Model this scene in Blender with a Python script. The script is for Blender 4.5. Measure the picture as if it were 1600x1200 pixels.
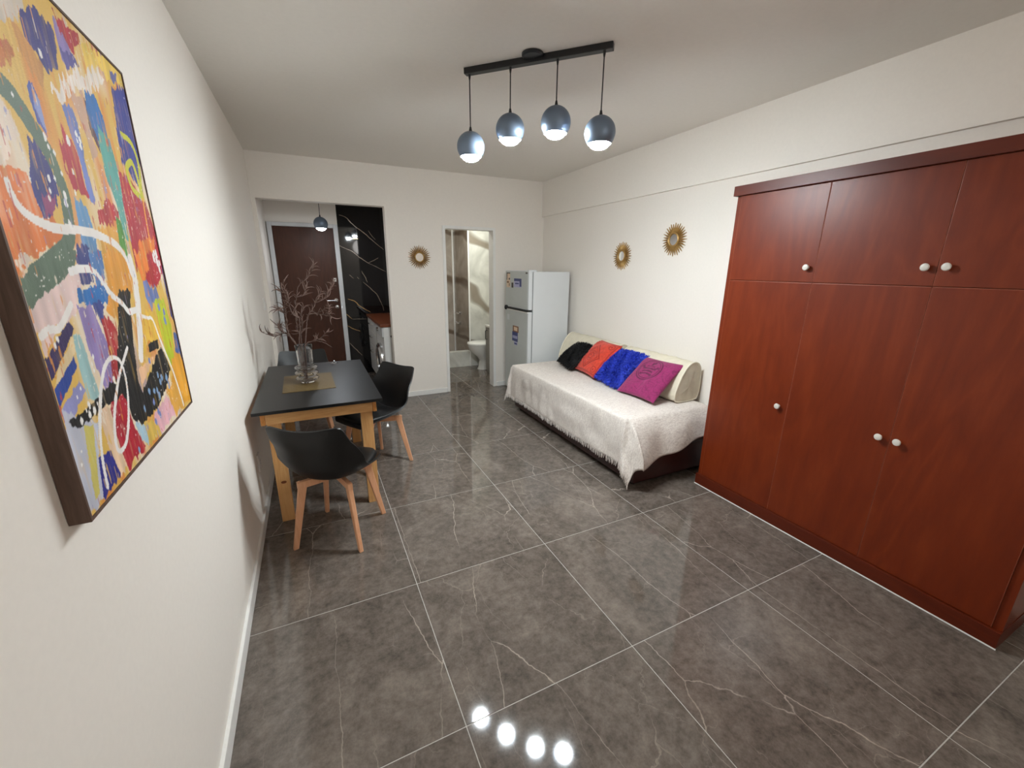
import bpy, bmesh, math, random
import numpy as np
from mathutils import Vector, Matrix, Euler

for o in list(bpy.data.objects):
    bpy.data.objects.remove(o)
SC = bpy.context.scene
COL = SC.collection
R = math.radians
random.seed(7)

# ---------------------------------------------------------------- camera
cam_d = bpy.data.cameras.new('camera')
cam = bpy.data.objects.new('camera', cam_d)
COL.objects.link(cam)
right = Vector((0.90146389, -0.43278365, 0.00782129))
up = Vector((0.11085096, 0.24828744, 0.96232293))
fwd = Vector((0.41841956, 0.86663237, -0.27179664))
cam.matrix_world = Matrix(((right.x, up.x, -fwd.x, 0.41459), (right.y, up.y, -fwd.y, -1.77578),
                           (right.z, up.z, -fwd.z, 1.55518), (0, 0, 0, 1)))
cam_d.sensor_width = 36.0
cam_d.lens = 36.0 * 642.55 / 1600.0
cam_d.clip_start = 0.02
SC.camera = cam

# ---------------------------------------------------------------- world, exposure
world = bpy.data.worlds.new('world')
SC.world = world
world.use_nodes = True
world.node_tree.nodes['Background'].inputs[0].default_value = (0.05, 0.06, 0.09, 1)
world.node_tree.nodes['Background'].inputs[1].default_value = 0.5
vs = SC.view_settings
vs.view_transform = 'Standard'
vs.look = 'None'
vs.gamma = 1.0
vs.use_curve_mapping = False
vs.exposure = 1.95
BULB = 138.0          # main pendant bulbs
REAR_FILL = 2.2          # unseen globe added in the rear half of the room as fill
BATH = 25.0  # added bathroom fill, out of view
KITCH = 46.0

# ---------------------------------------------------------------- materials
MATS = {}
def srgb(r, g, b):
    f = lambda c: (c / 255.0 / 12.92) if c / 255.0 <= 0.04045 else ((c / 255.0 + 0.055) / 1.055) ** 2.4
    return (f(r), f(g), f(b), 1.0)

class NT:
    def __init__(self, name):
        self.m = bpy.data.materials.new(name)
        self.m.use_nodes = True
        self.t = self.m.node_tree
        self.b = self.t.nodes['Principled BSDF']
        MATS[name] = self.m
    def n(self, typ, **kw):
        nd = self.t.nodes.new(typ)
        for k, v in kw.items():
            if k.startswith('i_'):
                nd.inputs[k[2:].replace('_', ' ')].default_value = v
            else:
                setattr(nd, k, v)
        return nd
    def l(self, a, b):
        self.t.links.new(a, b)
    def ramp(self, fac, stops, interp='LINEAR'):
        r = self.n('ShaderNodeValToRGB')
        r.color_ramp.interpolation = interp
        el = r.color_ramp.elements
        while len(el) < len(stops):
            el.new(0.5)
        for e, (p, c) in zip(el, stops):
            e.position = p
            e.color = c
        self.l(fac, r.inputs[0])
        return r.outputs[0]
    def mix(self, fac, a, b, mode='MIX'):
        m = self.n('ShaderNodeMix', data_type='RGBA', blend_type=mode)
        for s, v in ((0, fac), (6, a), (7, b)):
            if hasattr(v, 'is_output'):
                self.l(v, m.inputs[s])
            else:
                m.inputs[s].default_value = v
        return m.outputs[2]
    def math(self, op, a, b=None):
        m = self.n('ShaderNodeMath', operation=op)
        for s, v in ((0, a), (1, b)):
            if v is None: continue
            if hasattr(v, 'is_output'):
                self.l(v, m.inputs[s])
            else:
                m.inputs[s].default_value = v
        return m.outputs[0]
    def bump(self, h, strength=0.2, dist=0.01):
        b = self.n('ShaderNodeBump')
        b.inputs['Strength'].default_value = strength
        b.inputs['Distance'].default_value = dist
        self.l(h, b.inputs['Height'])
        self.l(b.outputs[0], self.b.inputs['Normal'])
    def set(self, **kw):
        for k, v in kw.items():
            self.b.inputs[k.replace('_', ' ')].default_value = v

def simple(name, col, rough=0.5, metal=0.0, var=0.06, scale=20.0, bump=0.0, **kw):
    """plain coloured procedural material with a little noise in tone and relief"""
    t = NT(name)
    tc = t.n('ShaderNodeTexCoord')
    nz = t.n('ShaderNodeTexNoise', i_Scale=scale, i_Detail=4.0)
    t.l(tc.outputs['Object'], nz.inputs['Vector'])
    d = tuple(c * (1 - var) for c in col[:3]) + (1,)
    h = tuple(min(1, c * (1 + var)) for c in col[:3]) + (1,)
    t.l(t.ramp(nz.outputs[0], [(0.3, d), (0.7, h)]), t.b.inputs['Base Color'])
    t.set(Roughness=rough, Metallic=metal, **kw)
    if bump:
        t.bump(nz.outputs[0], bump, 0.004)
    return t.m

def emit(name, col, strength):
    t = NT(name)
    t.set(Base_Color=col, Emission_Color=col, Emission_Strength=strength)
    return t.m

simple('wall_paint', srgb(240, 233, 224), 0.7, var=0.012, scale=60, bump=0.03)
simple('ceiling_paint', srgb(238, 233, 225), 0.8, var=0.012, scale=40, bump=0.03)
simple('white_trim', srgb(236, 234, 230), 0.4, var=0.02)
simple('grey_frame', srgb(205, 206, 206), 0.45, var=0.02)
simple('grout', srgb(176, 170, 163), 0.8, var=0.08, scale=80)
simple('black_plastic', srgb(9, 9, 10), 0.45, var=0.05)
simple('black_leather', srgb(8, 8, 9), 0.5, var=0.1, scale=160, bump=0.05)
simple('black_metal', srgb(24, 25, 28), 0.35, var=0.05)
simple('chrome', srgb(215, 215, 215), 0.18, 1.0, var=0.03)
simple('knob_white', srgb(214, 210, 202), 0.35, 0.0, var=0.04)
simple('brass', srgb(172, 136, 80), 0.45, 0.45, var=0.18, scale=30)
simple('gold_vein', srgb(190, 150, 95), 0.12, 0.2, var=0.25, scale=12)
simple('pale_vein', srgb(160, 145, 130), 0.12, 0.0, var=0.3, scale=12)
simple('fridge_white', srgb(214, 217, 218), 0.3, var=0.01, scale=8)
simple('fridge_front', srgb(196, 200, 197), 0.28, 0.15, var=0.02, scale=8)
simple('gasket', srgb(105, 108, 108), 0.6)
simple('dark_base', srgb(54, 24, 20), 0.35, var=0.15, scale=14)
simple('mattress_cloth', srgb(205, 200, 190), 0.9, var=0.04)
simple('cream_cloth', srgb(214, 205, 184), 0.75, var=0.05, scale=18, bump=0.15)
simple('cream_piping', srgb(226, 218, 198), 0.7, var=0.04)
simple('ceramic', srgb(236, 234, 228), 0.12, var=0.01)
simple('vanity_grey', srgb(150, 146, 138), 0.5, var=0.03)
simple('cabinet_white', srgb(220, 219, 216), 0.35, var=0.015)
simple('dry_branch', srgb(88, 68, 60), 0.75, var=0.25, scale=60, bump=0.2)
simple('dry_leaf', srgb(98, 76, 67), 0.7, var=0.3, scale=40, bump=0.2)
simple('sticker_blue', srgb(62, 70, 118), 0.4)
simple('sticker_lilac', srgb(172, 172, 204), 0.4)
simple('sticker_cream', srgb(226, 200, 172), 0.4)
simple('sticker_brown', srgb(132, 88, 58), 0.4, var=0.4, scale=60)
simple('sticker_dark', srgb(70, 62, 60), 0.4)
simple('switch_plate', srgb(232, 228, 222), 0.35, var=0.01)
emit('bulb_glow', (0.88, 0.965, 1.0, 1), BULB)
emit('fill_rear', (1.0, 0.96, 0.92, 1), REAR_FILL)
emit('fill_bath', (0.95, 1.0, 0.94, 1), BATH)
emit('bulb_kitchen', (0.9, 0.95, 1.0, 1), KITCH)

# pendant globe: bulb flare haze mixed into the paler base colour
t = NT('hazed_globe_metal')
t.set(Base_Color=srgb(120, 136, 156), Metallic=0.6, Roughness=0.4)
t = NT('globe_inner')
t.set(Base_Color=srgb(225, 228, 232), Roughness=0.5)

# polished stone tile
t = NT('stone_tile')
tc = t.n('ShaderNodeTexCoord'); oi = t.n('ShaderNodeObjectInfo')
off = t.n('ShaderNodeVectorMath', operation='SCALE'); off.inputs[0].default_value = (37.0, 91.0, 13.0)
t.l(oi.outputs['Random'], off.inputs['Scale'])
add = t.n('ShaderNodeVectorMath', operation='ADD')
t.l(tc.outputs['Object'], add.inputs[0]); t.l(off.outputs[0], add.inputs[1])
P = add.outputs[0]
n1 = t.n('ShaderNodeTexNoise', i_Scale=3.0, i_Detail=10.0, i_Roughness=0.68, i_Distortion=0.7)
t.l(P, n1.inputs['Vector'])
base = t.ramp(n1.outputs[0], [(0.32, srgb(72, 65, 59)), (0.5, srgb(95, 86, 79)), (0.66, srgb(124, 113, 104))])
n2 = t.n('ShaderNodeTexNoise', i_Scale=26.0, i_Detail=8.0, i_Roughness=0.75)
t.l(P, n2.inputs['Vector'])
base = t.mix(0.42, base, t.ramp(n2.outputs[0], [(0.34, srgb(58, 52, 47)), (0.68, srgb(140, 128, 118))]), 'MIX')
def veins(scale, width, warp, mask_lo, mask_hi, sx, sy, rot):
    mp = t.n('ShaderNodeMapping'); mp.inputs['Rotation'].default_value = (0, 0, rot); mp.inputs['Scale'].default_value = (sx, sy, 1)
    t.l(P, mp.inputs[0])
    w = t.n('ShaderNodeTexNoise', i_Scale=3.2, i_Detail=5.0, i_Roughness=0.6)
    t.l(P, w.inputs['Vector'])
    sc = t.n('ShaderNodeVectorMath', operation='SCALE'); sc.inputs['Scale'].default_value = warp
    t.l(w.outputs['Color'], sc.inputs[0])
    ad = t.n('ShaderNodeVectorMath', operation='ADD'); t.l(mp.outputs[0], ad.inputs[0]); t.l(sc.outputs[0], ad.inputs[1])
    v = t.n('ShaderNodeTexVoronoi', feature='DISTANCE_TO_EDGE', voronoi_dimensions='2D'); v.inputs['Scale'].default_value = scale
    t.l(ad.outputs[0], v.inputs['Vector'])
    line = t.ramp(v.outputs['Distance'], [(0.0, (1, 1, 1, 1)), (width, (0, 0, 0, 1))])
    mk = t.n('ShaderNodeTexNoise', i_Scale=2.1, i_Detail=3.0); t.l(ad.outputs[0], mk.inputs['Vector'])
    mask = t.ramp(mk.outputs[0], [(mask_lo, (0, 0, 0, 1)), (mask_hi, (1, 1, 1, 1))])
    return t.math('MULTIPLY', line, mask)
va = veins(1.35, 0.0048, 0.16, 0.42, 0.56, 2.0, 0.62, 0.30)
vb = veins(2.6, 0.0065, 0.22, 0.47, 0.58, 1.5, 0.8, -0.6)
vc = veins(5.5, 0.010, 0.30, 0.52, 0.62, 1.3, 0.8, 1.1)
base = t.mix(t.math('MULTIPLY', va, 0.85), base, srgb(182, 168, 156))
base = t.mix(t.math('MULTIPLY', vc, 0.4), base, srgb(150, 137, 126))
base = t.mix(t.math('MULTIPLY', vb, 0.65), base, srgb(150, 137, 126))
t.l(base, t.b.inputs['Base Color'])
t.set(Roughness=0.05, IOR=1.5)
t.b.inputs['Specular IOR Level'].default_value = 0.5

# mahogany wardrobe wood (grain runs along z)
def wood(name, c1, c2, c3, rough, sx, sz, axis='z', coat=0.0):
    t = NT(name)
    tc = t.n('ShaderNodeTexCoord'); oi = t.n('ShaderNodeObjectInfo')
    off = t.n('ShaderNodeVectorMath', operation='SCALE'); off.inputs[0].default_value = (5.0, 9.0, 7.0)
    t.l(oi.outputs['Random'], off.inputs['Scale'])
    ad = t.n('ShaderNodeVectorMath', operation='ADD'); t.l(tc.outputs['Object'], ad.inputs[0]); t.l(off.outputs[0], ad.inputs[1])
    mp = t.n('ShaderNodeMapping')
    mp.inputs['Scale'].default_value = {'z': (sx, sx, sz), 'x': (sz, sx, sx), 'y': (sx, sz, sx)}[axis]
    t.l(ad.outputs[0], mp.inputs[0])
    n1 = t.n('ShaderNodeTexNoise', i_Scale=1.0, i_Detail=3.0, i_Distortion=1.2); t.l(mp.outputs[0], n1.inputs['Vector'])
    rings = t.math('FRACT', t.math('MULTIPLY', n1.outputs[0], 7.0))
    tri = t.math('ABSOLUTE', t.math('SUBTRACT', t.math('MULTIPLY', rings, 2.0), 1.0))
    n2 = t.n('ShaderNodeTexNoise', i_Scale=9.0, i_Detail=6.0, i_Roughness=0.7); t.l(mp.outputs[0], n2.inputs['Vector'])
    f = t.math('ADD', t.math('MULTIPLY', tri, 0.22), t.math('ADD', t.math('MULTIPLY', n2.outputs[0], 0.62), 0.08))
    t.l(t.ramp(f, [(0.2, c1), (0.5, c2), (0.8, c3)]), t.b.inputs['Base Color'])
    t.set(Roughness=rough)
    t.b.inputs['Specular IOR Level'].default_value = 0.32
    if coat:
        t.b.inputs['Coat Weight'].default_value = coat
        t.b.inputs['Coat Roughness'].default_value = 0.2
    t.bump(n2.outputs[0], 0.04, 0.002)
    return t.m
wood('mahogany', srgb(94, 31, 9), srgb(109, 39, 12), srgb(123, 49, 18), 0.36, 2.6, 0.45)
wood('mahogany_flat', srgb(78, 25, 9), srgb(88, 30, 11), srgb(98, 36, 15), 0.38, 6.0, 0.5, 'y')
simple('door_edge', srgb(150, 76, 50), 0.5, var=0.15, scale=40)
wood('pine', srgb(200, 142, 84), srgb(216, 164, 106), srgb(226, 180, 124), 0.4, 14.0, 1.2)
wood('pine_rail', srgb(200, 142, 84), srgb(218, 166, 108), srgb(230, 184, 128), 0.4, 14.0, 1.2, 'x')
wood('pine_side_rail', srgb(188, 120, 60), srgb(210, 146, 80), srgb(226, 170, 102), 0.4, 14.0, 1.2, 'y')
wood('beech', srgb(218, 156, 116), srgb(230, 172, 132), srgb(238, 186, 148), 0.4, 18.0, 2.0)
wood('door_brown', srgb(56, 28, 14), srgb(66, 34, 18), srgb(76, 40, 22), 0.5, 4.0, 0.6)
wood('frame_walnut', srgb(70, 54, 46), srgb(92, 72, 62), srgb(112, 90, 78), 0.6, 18.0, 1.2)
wood('worktop_wood', srgb(96, 48, 26), srgb(112, 58, 32), srgb(126, 68, 40), 0.35, 14.0, 1.0, 'y')
simple('pine_knot', srgb(120, 62, 28), 0.5, var=0.3, scale=60)

# matt black laminate
simple('black_laminate', srgb(10, 11, 12), 0.36, var=0.06, scale=90)
# woven gold placemat
t = NT('gold_weave')
tc = t.n('ShaderNodeTexCoord')
w1 = t.n('ShaderNodeTexWave', i_Scale=60.0, wave_type='BANDS', bands_direction='X'); t.l(tc.outputs['Object'], w1.inputs['Vector'])
w2 = t.n('ShaderNodeTexWave', i_Scale=14.0, i_Distortion=3.0, wave_type='BANDS', bands_direction='Y'); t.l(tc.outputs['Object'], w2.inputs['Vector'])
f = t.math('ADD', t.math('MULTIPLY', w1.outputs[0], 0.4), t.math('MULTIPLY', w2.outputs[0], 0.6))
t.l(t.ramp(f, [(0.0, srgb(84, 66, 32)), (1.0, srgb(122, 100, 58))]), t.b.inputs['Base Color'])
t.set(Roughness=0.45, Metallic=0.35)
t.bump(w1.outputs[0], 0.2, 0.002)

# woven blanket
t = NT('blanket_weave')
tc = t.n('ShaderNodeTexCoord')
n1 = t.n('ShaderNodeTexNoise', i_Scale=130.0, i_Detail=3.0); t.l(tc.outputs['Object'], n1.inputs['Vector'])
mp = t.n('ShaderNodeMapping'); mp.inputs['Scale'].default_value = (30, 220, 30); t.l(tc.outputs['Object'], mp.inputs[0])
n2 = t.n('ShaderNodeTexNoise', i_Scale=1.0, i_Detail=4.0); t.l(mp.outputs[0], n2.inputs['Vector'])
f = t.math('ADD', t.math('MULTIPLY', n1.outputs[0], 0.5), t.math('MULTIPLY', n2.outputs[0], 0.5))
t.l(t.ramp(f, [(0.36, srgb(196, 184, 176)), (0.62, srgb(232, 224, 216))]), t.b.inputs['Base Color'])
t.set(Roughness=0.9)
t.bump(f, 0.35, 0.004)

# glossy black marble, light bathroom marble
t = NT('black_marble')
tc = t.n('ShaderNodeTexCoord')
n1 = t.n('ShaderNodeTexNoise', i_Scale=2.0, i_Detail=6.0); t.l(tc.outputs['Object'], n1.inputs['Vector'])
t.l(t.ramp(n1.outputs[0], [(0.4, srgb(8, 8, 10)), (0.75, srgb(22, 22, 26))]), t.b.inputs['Base Color'])
t.set(Roughness=0.04)
def light_marble(name, c_lo, c_hi, vein):
    t = NT(name)
    tc = t.n('ShaderNodeTexCoord')
    n1 = t.n('ShaderNodeTexNoise', i_Scale=2.2, i_Detail=8.0, i_Distortion=1.5); t.l(tc.outputs['Object'], n1.inputs['Vector'])
    b = t.ramp(n1.outputs[0], [(0.3, c_lo), (0.62, c_hi)])
    mp = t.n('ShaderNodeMapping'); mp.inputs['Rotation'].default_value = (0, R(-48), R(20)); mp.inputs['Scale'].default_value = (0.5, 0.5, 0.95)
    t.l(tc.outputs['Object'], mp.inputs[0])
    w = t.n('ShaderNodeTexWave', i_Scale=0.62, i_Distortion=5.0, i_Detail=3.0, wave_type='BANDS', bands_direction='Z')
    w.inputs['Detail Scale'].default_value = 1.3
    t.l(mp.outputs[0], w.inputs['Vector'])
    v = t.ramp(w.outputs[0], [(0.93, (0, 0, 0, 1)), (0.99, (1, 1, 1, 1))])
    b = t.mix(t.math('MULTIPLY', v, 0.8), b, vein)
    t.l(b, t.b.inputs['Base Color'])
    t.set(Roughness=0.12)
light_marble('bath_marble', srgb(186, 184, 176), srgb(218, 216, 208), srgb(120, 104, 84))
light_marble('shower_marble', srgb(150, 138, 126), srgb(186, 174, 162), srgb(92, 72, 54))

# glass
t = NT('clear_glass')
t.set(Base_Color=(1, 1, 1, 1), Roughness=0.0, IOR=1.45, Transmission_Weight=1.0)
t = NT('mirror')
t.set(Base_Color=(0.9, 0.9, 0.9, 1), Roughness=0.02, Metallic=1.0)
t = NT('dark_glass')
t.set(Base_Color=srgb(40, 44, 50), Roughness=0.05)

# colours carried by the mesh: the abstract painting, embroidered pillow covers
def attr_mat(name, rough, bump_scale=0.0, sheen=0.0):
    t = NT(name)
    a = t.n('ShaderNodeAttribute'); a.attribute_name = 'paint'
    t.l(a.outputs['Color'], t.b.inputs['Base Color'])
    t.set(Roughness=rough)
    if sheen:
        t.b.inputs['Sheen Weight'].default_value = sheen
    if bump_scale:
        tc = t.n('ShaderNodeTexCoord')
        nz = t.n('ShaderNodeTexNoise', i_Scale=bump_scale, i_Detail=4.0); t.l(tc.outputs['Object'], nz.inputs['Vector'])
        t.bump(nz.outputs[0], 0.25, 0.003)
attr_mat('canvas_paint', 0.45, 400.0)
attr_mat('pillow_print', 0.9, 220.0, 0.2)
simple('fur_black', srgb(12, 12, 14), 0.8, var=0.4, scale=50)
simple('fur_blue', srgb(40, 64, 190), 0.75, var=0.25, scale=30)
M = MATS

# ---------------------------------------------------------------- mesh helpers
def obj(name, bm, mat, parent=None, smooth=False, loc=None, rot=None):
    if isinstance(bm, bpy.types.Mesh):
        me = bm
    else:
        me = bpy.data.meshes.new(name)
        bmesh.ops.recalc_face_normals(bm, faces=bm.faces)
        bm.to_mesh(me); bm.free()
        me.materials.append(M[mat])
        if smooth:
            me.polygons.foreach_set('use_smooth', [True] * len(me.polygons))
            if smooth != 'all':
                me.set_sharp_from_angle(angle=R(38))
    o = bpy.data.objects.new(name, me)
    COL.objects.link(o)
    if parent: o.parent = parent
    if loc: o.location = loc
    if rot: o.rotation_euler = rot
    return o
def tag(o, label=None, cat=None, group=None, kind=None):
    if label: o['label'] = label
    if cat: o['category'] = cat
    if group: o['group'] = group
    if kind: o['kind'] = kind
    return o
def thing(name, loc, label, cat, group=None, rz=0.0):
    o = bpy.data.objects.new(name, None)
    o.empty_display_size = 0.05
    COL.objects.link(o)
    o.location = loc; o.rotation_euler = (0, 0, rz)
    return tag(o, label, cat, group)
def nb(): return bmesh.new()
def box(bm, x0, x1, y0, y1, z0, z1, bev=0.0, seg=2):
    vs_ = bmesh.ops.create_cube(bm, size=1.0)['verts']
    for v in vs_:
        v.co = Vector(((x0 + x1) / 2 + v.co.x * (x1 - x0), (y0 + y1) / 2 + v.co.y * (y1 - y0), (z0 + z1) / 2 + v.co.z * (z1 - z0)))
    if bev:
        es = set(e for v in vs_ for e in v.link_edges)
        bmesh.ops.bevel(bm, geom=list(es), offset=bev, segments=seg, profile=0.7, affect='EDGES', clamp_overlap=True)
    return bm
def B(*a, **k): return box(nb(), *a, **k)
def lathe(bm, prof, seg=32, center=(0, 0, 0), cap=True):
    rings = []
    for r, z in prof:
        if r < 1e-6:
            rings.append([bm.verts.new((center[0], center[1], center[2] + z))])
        else:
            rings.append([bm.verts.new((center[0] + r * math.cos(2 * math.pi * i / seg), center[1] + r * math.sin(2 * math.pi * i / seg), center[2] + z)) for i in range(seg)])
    for a, b in zip(rings, rings[1:]):
        for i in range(seg):
            j = (i + 1) % seg
            if len(a) == 1 and len(b) == 1: continue
            if len(a) == 1: bm.faces.new((a[0], b[i], b[j]))
            elif len(b) == 1: bm.faces.new((a[i], a[j], b[0]))
            else: bm.faces.new((a[i], a[j], b[j], b[i]))
    if cap:
        for rg in (rings[0], rings[-1]):
            if len(rg) > 2: bm.faces.new(rg)
    return bm
def frame_of(d):
    d = d.normalized()
    a = Vector((0, 0, 1)) if abs(d.z) < 0.9 else Vector((1, 0, 0))
    u = d.cross(a).normalized()
    return u, d.cross(u).normalized()
def tube(bm, pts, rad, sides=8, cap=True):
    pts = [Vector(p) for p in pts]
    if not hasattr(rad, '__len__'): rad = [rad] * len(pts)
    rings = []
    u = None
    for i, p in enumerate(pts):
        d = (pts[min(i + 1, len(pts) - 1)] - pts[max(i - 1, 0)])
        if u is None: u, w = frame_of(d)
        else:
            dn = d.normalized(); u = (u - dn * u.dot(dn)).normalized(); w = dn.cross(u)
        rings.append([bm.verts.new(p + (u * math.cos(2 * math.pi * k / sides) + w * math.sin(2 * math.pi * k / sides)) * rad[i]) for k in range(sides)])
    for a, b in zip(rings, rings[1:]):
        for k in range(sides):
            bm.faces.new((a[k], a[(k + 1) % sides], b[(k + 1) % sides], b[k]))
    if cap:
        bm.faces.new(rings[0]); bm.faces.new(rings[-1])
    return bm
def beam4(bm, p0, p1, w0, w1, up=Vector((0, 0, 1)), t0=None, t1=None):
    """tapered rectangular bar"""
    p0, p1 = Vector(p0), Vector(p1)
    d = (p1 - p0).normalized()
    u = d.cross(up).normalized(); v = d.cross(u).normalized()
    t0 = t0 or w0; t1 = t1 or w1
    rs = []
    for p, w, tt in ((p0, w0, t0), (p1, w1, t1)):
        rs.append([bm.verts.new(p + u * (sx * w / 2) + v * (sy * tt / 2)) for sx, sy in ((-1, -1), (1, -1), (1, 1), (-1, 1))])
    for k in range(4):
        bm.faces.new((rs[0][k], rs[0][(k + 1) % 4], rs[1][(k + 1) % 4], rs[1][k]))
    bm.faces.new(rs[0]); bm.faces.new(rs[1])
    return bm
def prism(bm, poly, y0, y1):
    """polygon in x,z extruded along y"""
    a = [bm.verts.new((x, y0, z)) for x, z in poly]; b = [bm.verts.new((x, y1, z)) for x, z in poly]
    n = len(poly)
    for k in range(n): bm.faces.new((a[k], a[(k + 1) % n], b[(k + 1) % n], b[k]))
    bm.faces.new(a); bm.faces.new(b)
    return bm
def grid_mesh(name, V, nu, nv, mat, colors=None, smooth=True, closed=False):
    """V: (nu*nv,3) array, row major over u"""
    me = bpy.data.meshes.new(name)
    idx = np.arange(nu * nv).reshape(nu, nv)
    q = np.stack([idx[:-1, :-1], idx[1:, :-1], idx[1:, 1:], idx[:-1, 1:]], -1).reshape(-1, 4)
    me.vertices.add(len(V)); me.vertices.foreach_set('co', V.astype(np.float32).ravel())
    me.loops.add(q.size); me.loops.foreach_set('vertex_index', q.ravel().astype(np.int32))
    me.polygons.add(len(q)); me.polygons.foreach_set('loop_start', (np.arange(len(q)) * 4).astype(np.int32))
    me.polygons.foreach_set('loop_total', np.full(len(q), 4, np.int32))
    me.update(calc_edges=True); me.validate()
    if smooth: me.polygons.foreach_set('use_smooth', [True] * len(me.polygons))
    if colors is not None:
        a = me.color_attributes.new('paint', 'FLOAT_COLOR', 'POINT')
        a.data.foreach_set('color', colors.astype(np.float32).ravel())
    me.materials.append(M[mat])
    return me
def catmull(pts, n):
    """sample n points through the control points"""
    P = np.array(pts, float); m = len(P) - 1
    out = []
    for s in np.linspace(0, m, n):
        i = min(int(s), m - 1); f = s - i
        p0 = P[max(i - 1, 0)]; p1 = P[i]; p2 = P[i + 1]; p3 = P[min(i + 2, m)]
        out.append(0.5 * ((2 * p1) + (-p0 + p2) * f + (2 * p0 - 5 * p1 + 4 * p2 - p3) * f * f + (-p0 + 3 * p1 - 3 * p2 + p3) * f ** 3))
    return np.array(out)
def copy_tree(o, parent=None):
    c = o.copy(); COL.objects.link(c); c.parent = parent
    for ch in [x for x in o.children]:
        copy_tree(ch, c)
    return c
rng = np.random.default_rng(5)
def vnoise(x, y, seed=0):
    """smooth value noise on arrays, about -1..1"""
    r = np.random.default_rng(seed).random((64, 64)) * 2 - 1
    xi = np.floor(x).astype(int); yi = np.floor(y).astype(int)
    fx = x - xi; fy = y - yi
    fx = fx * fx * (3 - 2 * fx); fy = fy * fy * (3 - 2 * fy)
    g = lambda a, b: r[a % 64, b % 64]
    return (g(xi, yi) * (1 - fx) + g(xi + 1, yi) * fx) * (1 - fy) + (g(xi, yi + 1) * (1 - fx) + g(xi + 1, yi + 1) * fx) * fy

# ================================================================ THE SETTING
XR, YB, ZC = 3.25, 3.19, 2.6
def struct(name, bm, mat, **k):
    return tag(obj(name, bm, mat, **k), kind='structure')

floor = struct('floor', B(-0.12, 3.37, -3.12, 5.32, -0.08, -0.0012), 'grout')
tag(floor, 'polished grey-brown stone tile floor with pale grout lines')
xe = [0.0, 0.7425, 1.4925, 2.2425, 2.9925, 3.25]
tile_cache = {}
for i in range(5):
    for j in range(-4, 7):
        x0, x1 = xe[i], xe[i + 1]
        w = round(x1 - x0, 4)
        if w not in tile_cache:
            tb = B(-w / 2 + 0.0018, w / 2 - 0.0018, -0.375 + 0.0018, 0.375 - 0.0018, -0.01, 0.0, bev=0.0008, seg=1)
            to = obj('tile', tb, 'stone_tile', floor)
            tile_cache[w] = to.data
        else:
            to = obj('tile', tile_cache[w], None, floor)
        to.location = ((x0 + x1) / 2, j * 0.75 + 0.375, 0.0)
        if j % 2 == 0 and w > 0.7: to.rotation_euler = (0, 0, math.pi)

# walls
struct('wall_left', B(-0.12, 0.0, -3.12, 4.77, 0, 2.62), 'wall_paint')
struct('wall_near', B(0, 3.25, -3.12, -3.0, 0, 2.62), 'wall_paint')
wb = nb()
box(wb, 0, 0.037, YB, 3.31, 0, 2.19); box(wb, 0, 1.247, YB, 3.31, 2.19, 2.62)
box(wb, 1.247, 1.915, YB, 3.31, 0, 2.62); box(wb, 1.915, 2.535, YB, 3.31, 2.0, 2.62); box(wb, 2.535, 3.37, YB, 3.31, 0, 2.62)
struct('wall_back', wb, 'wall_paint')
struct('wall_right', B(XR, 3.37, -3.12, 5.32, 0, 2.19), 'wall_paint')
tag(struct('wall_right_upper', B(3.222, 3.37, -3.0, YB, 2.19, 2.62), 'wall_paint'), 'shallow painted beam running along top of right wall')
struct('ceiling', B(-0.12, 3.37, -3.12, 3.31, ZC, 2.72), 'ceiling_paint')
# skirting
def skirt(name, *a): return struct(name, B(*a, bev=0.004), 'white_trim')
skirt('baseboard_left', 0.0, 0.014, -3.0, YB, 0.0, 0.07)
skirt('baseboard_back', 1.247, 1.885, YB - 0.014, YB, 0.0, 0.06)
skirt('baseboard_back_corner', 2.575, 3.25, YB - 0.014, YB, 0.0, 0.06)
skirt('baseboard_right', XR - 0.014, XR, 0.15, YB, 0.0, 0.06)
# bathroom door casing
cz = nb()
box(cz, 1.888, 1.922, YB - 0.012, 3.32, 0, 2.027, bev=0.003); box(cz, 2.53, 2.563, YB - 0.012, 3.32, 0, 2.027, bev=0.003)
box(cz, 1.922, 2.53, YB - 0.012, 3.32, 1.993, 2.027, bev=0.003)
tag(struct('trim_1', cz, 'white_trim'), 'white casing around the bathroom doorway')

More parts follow.
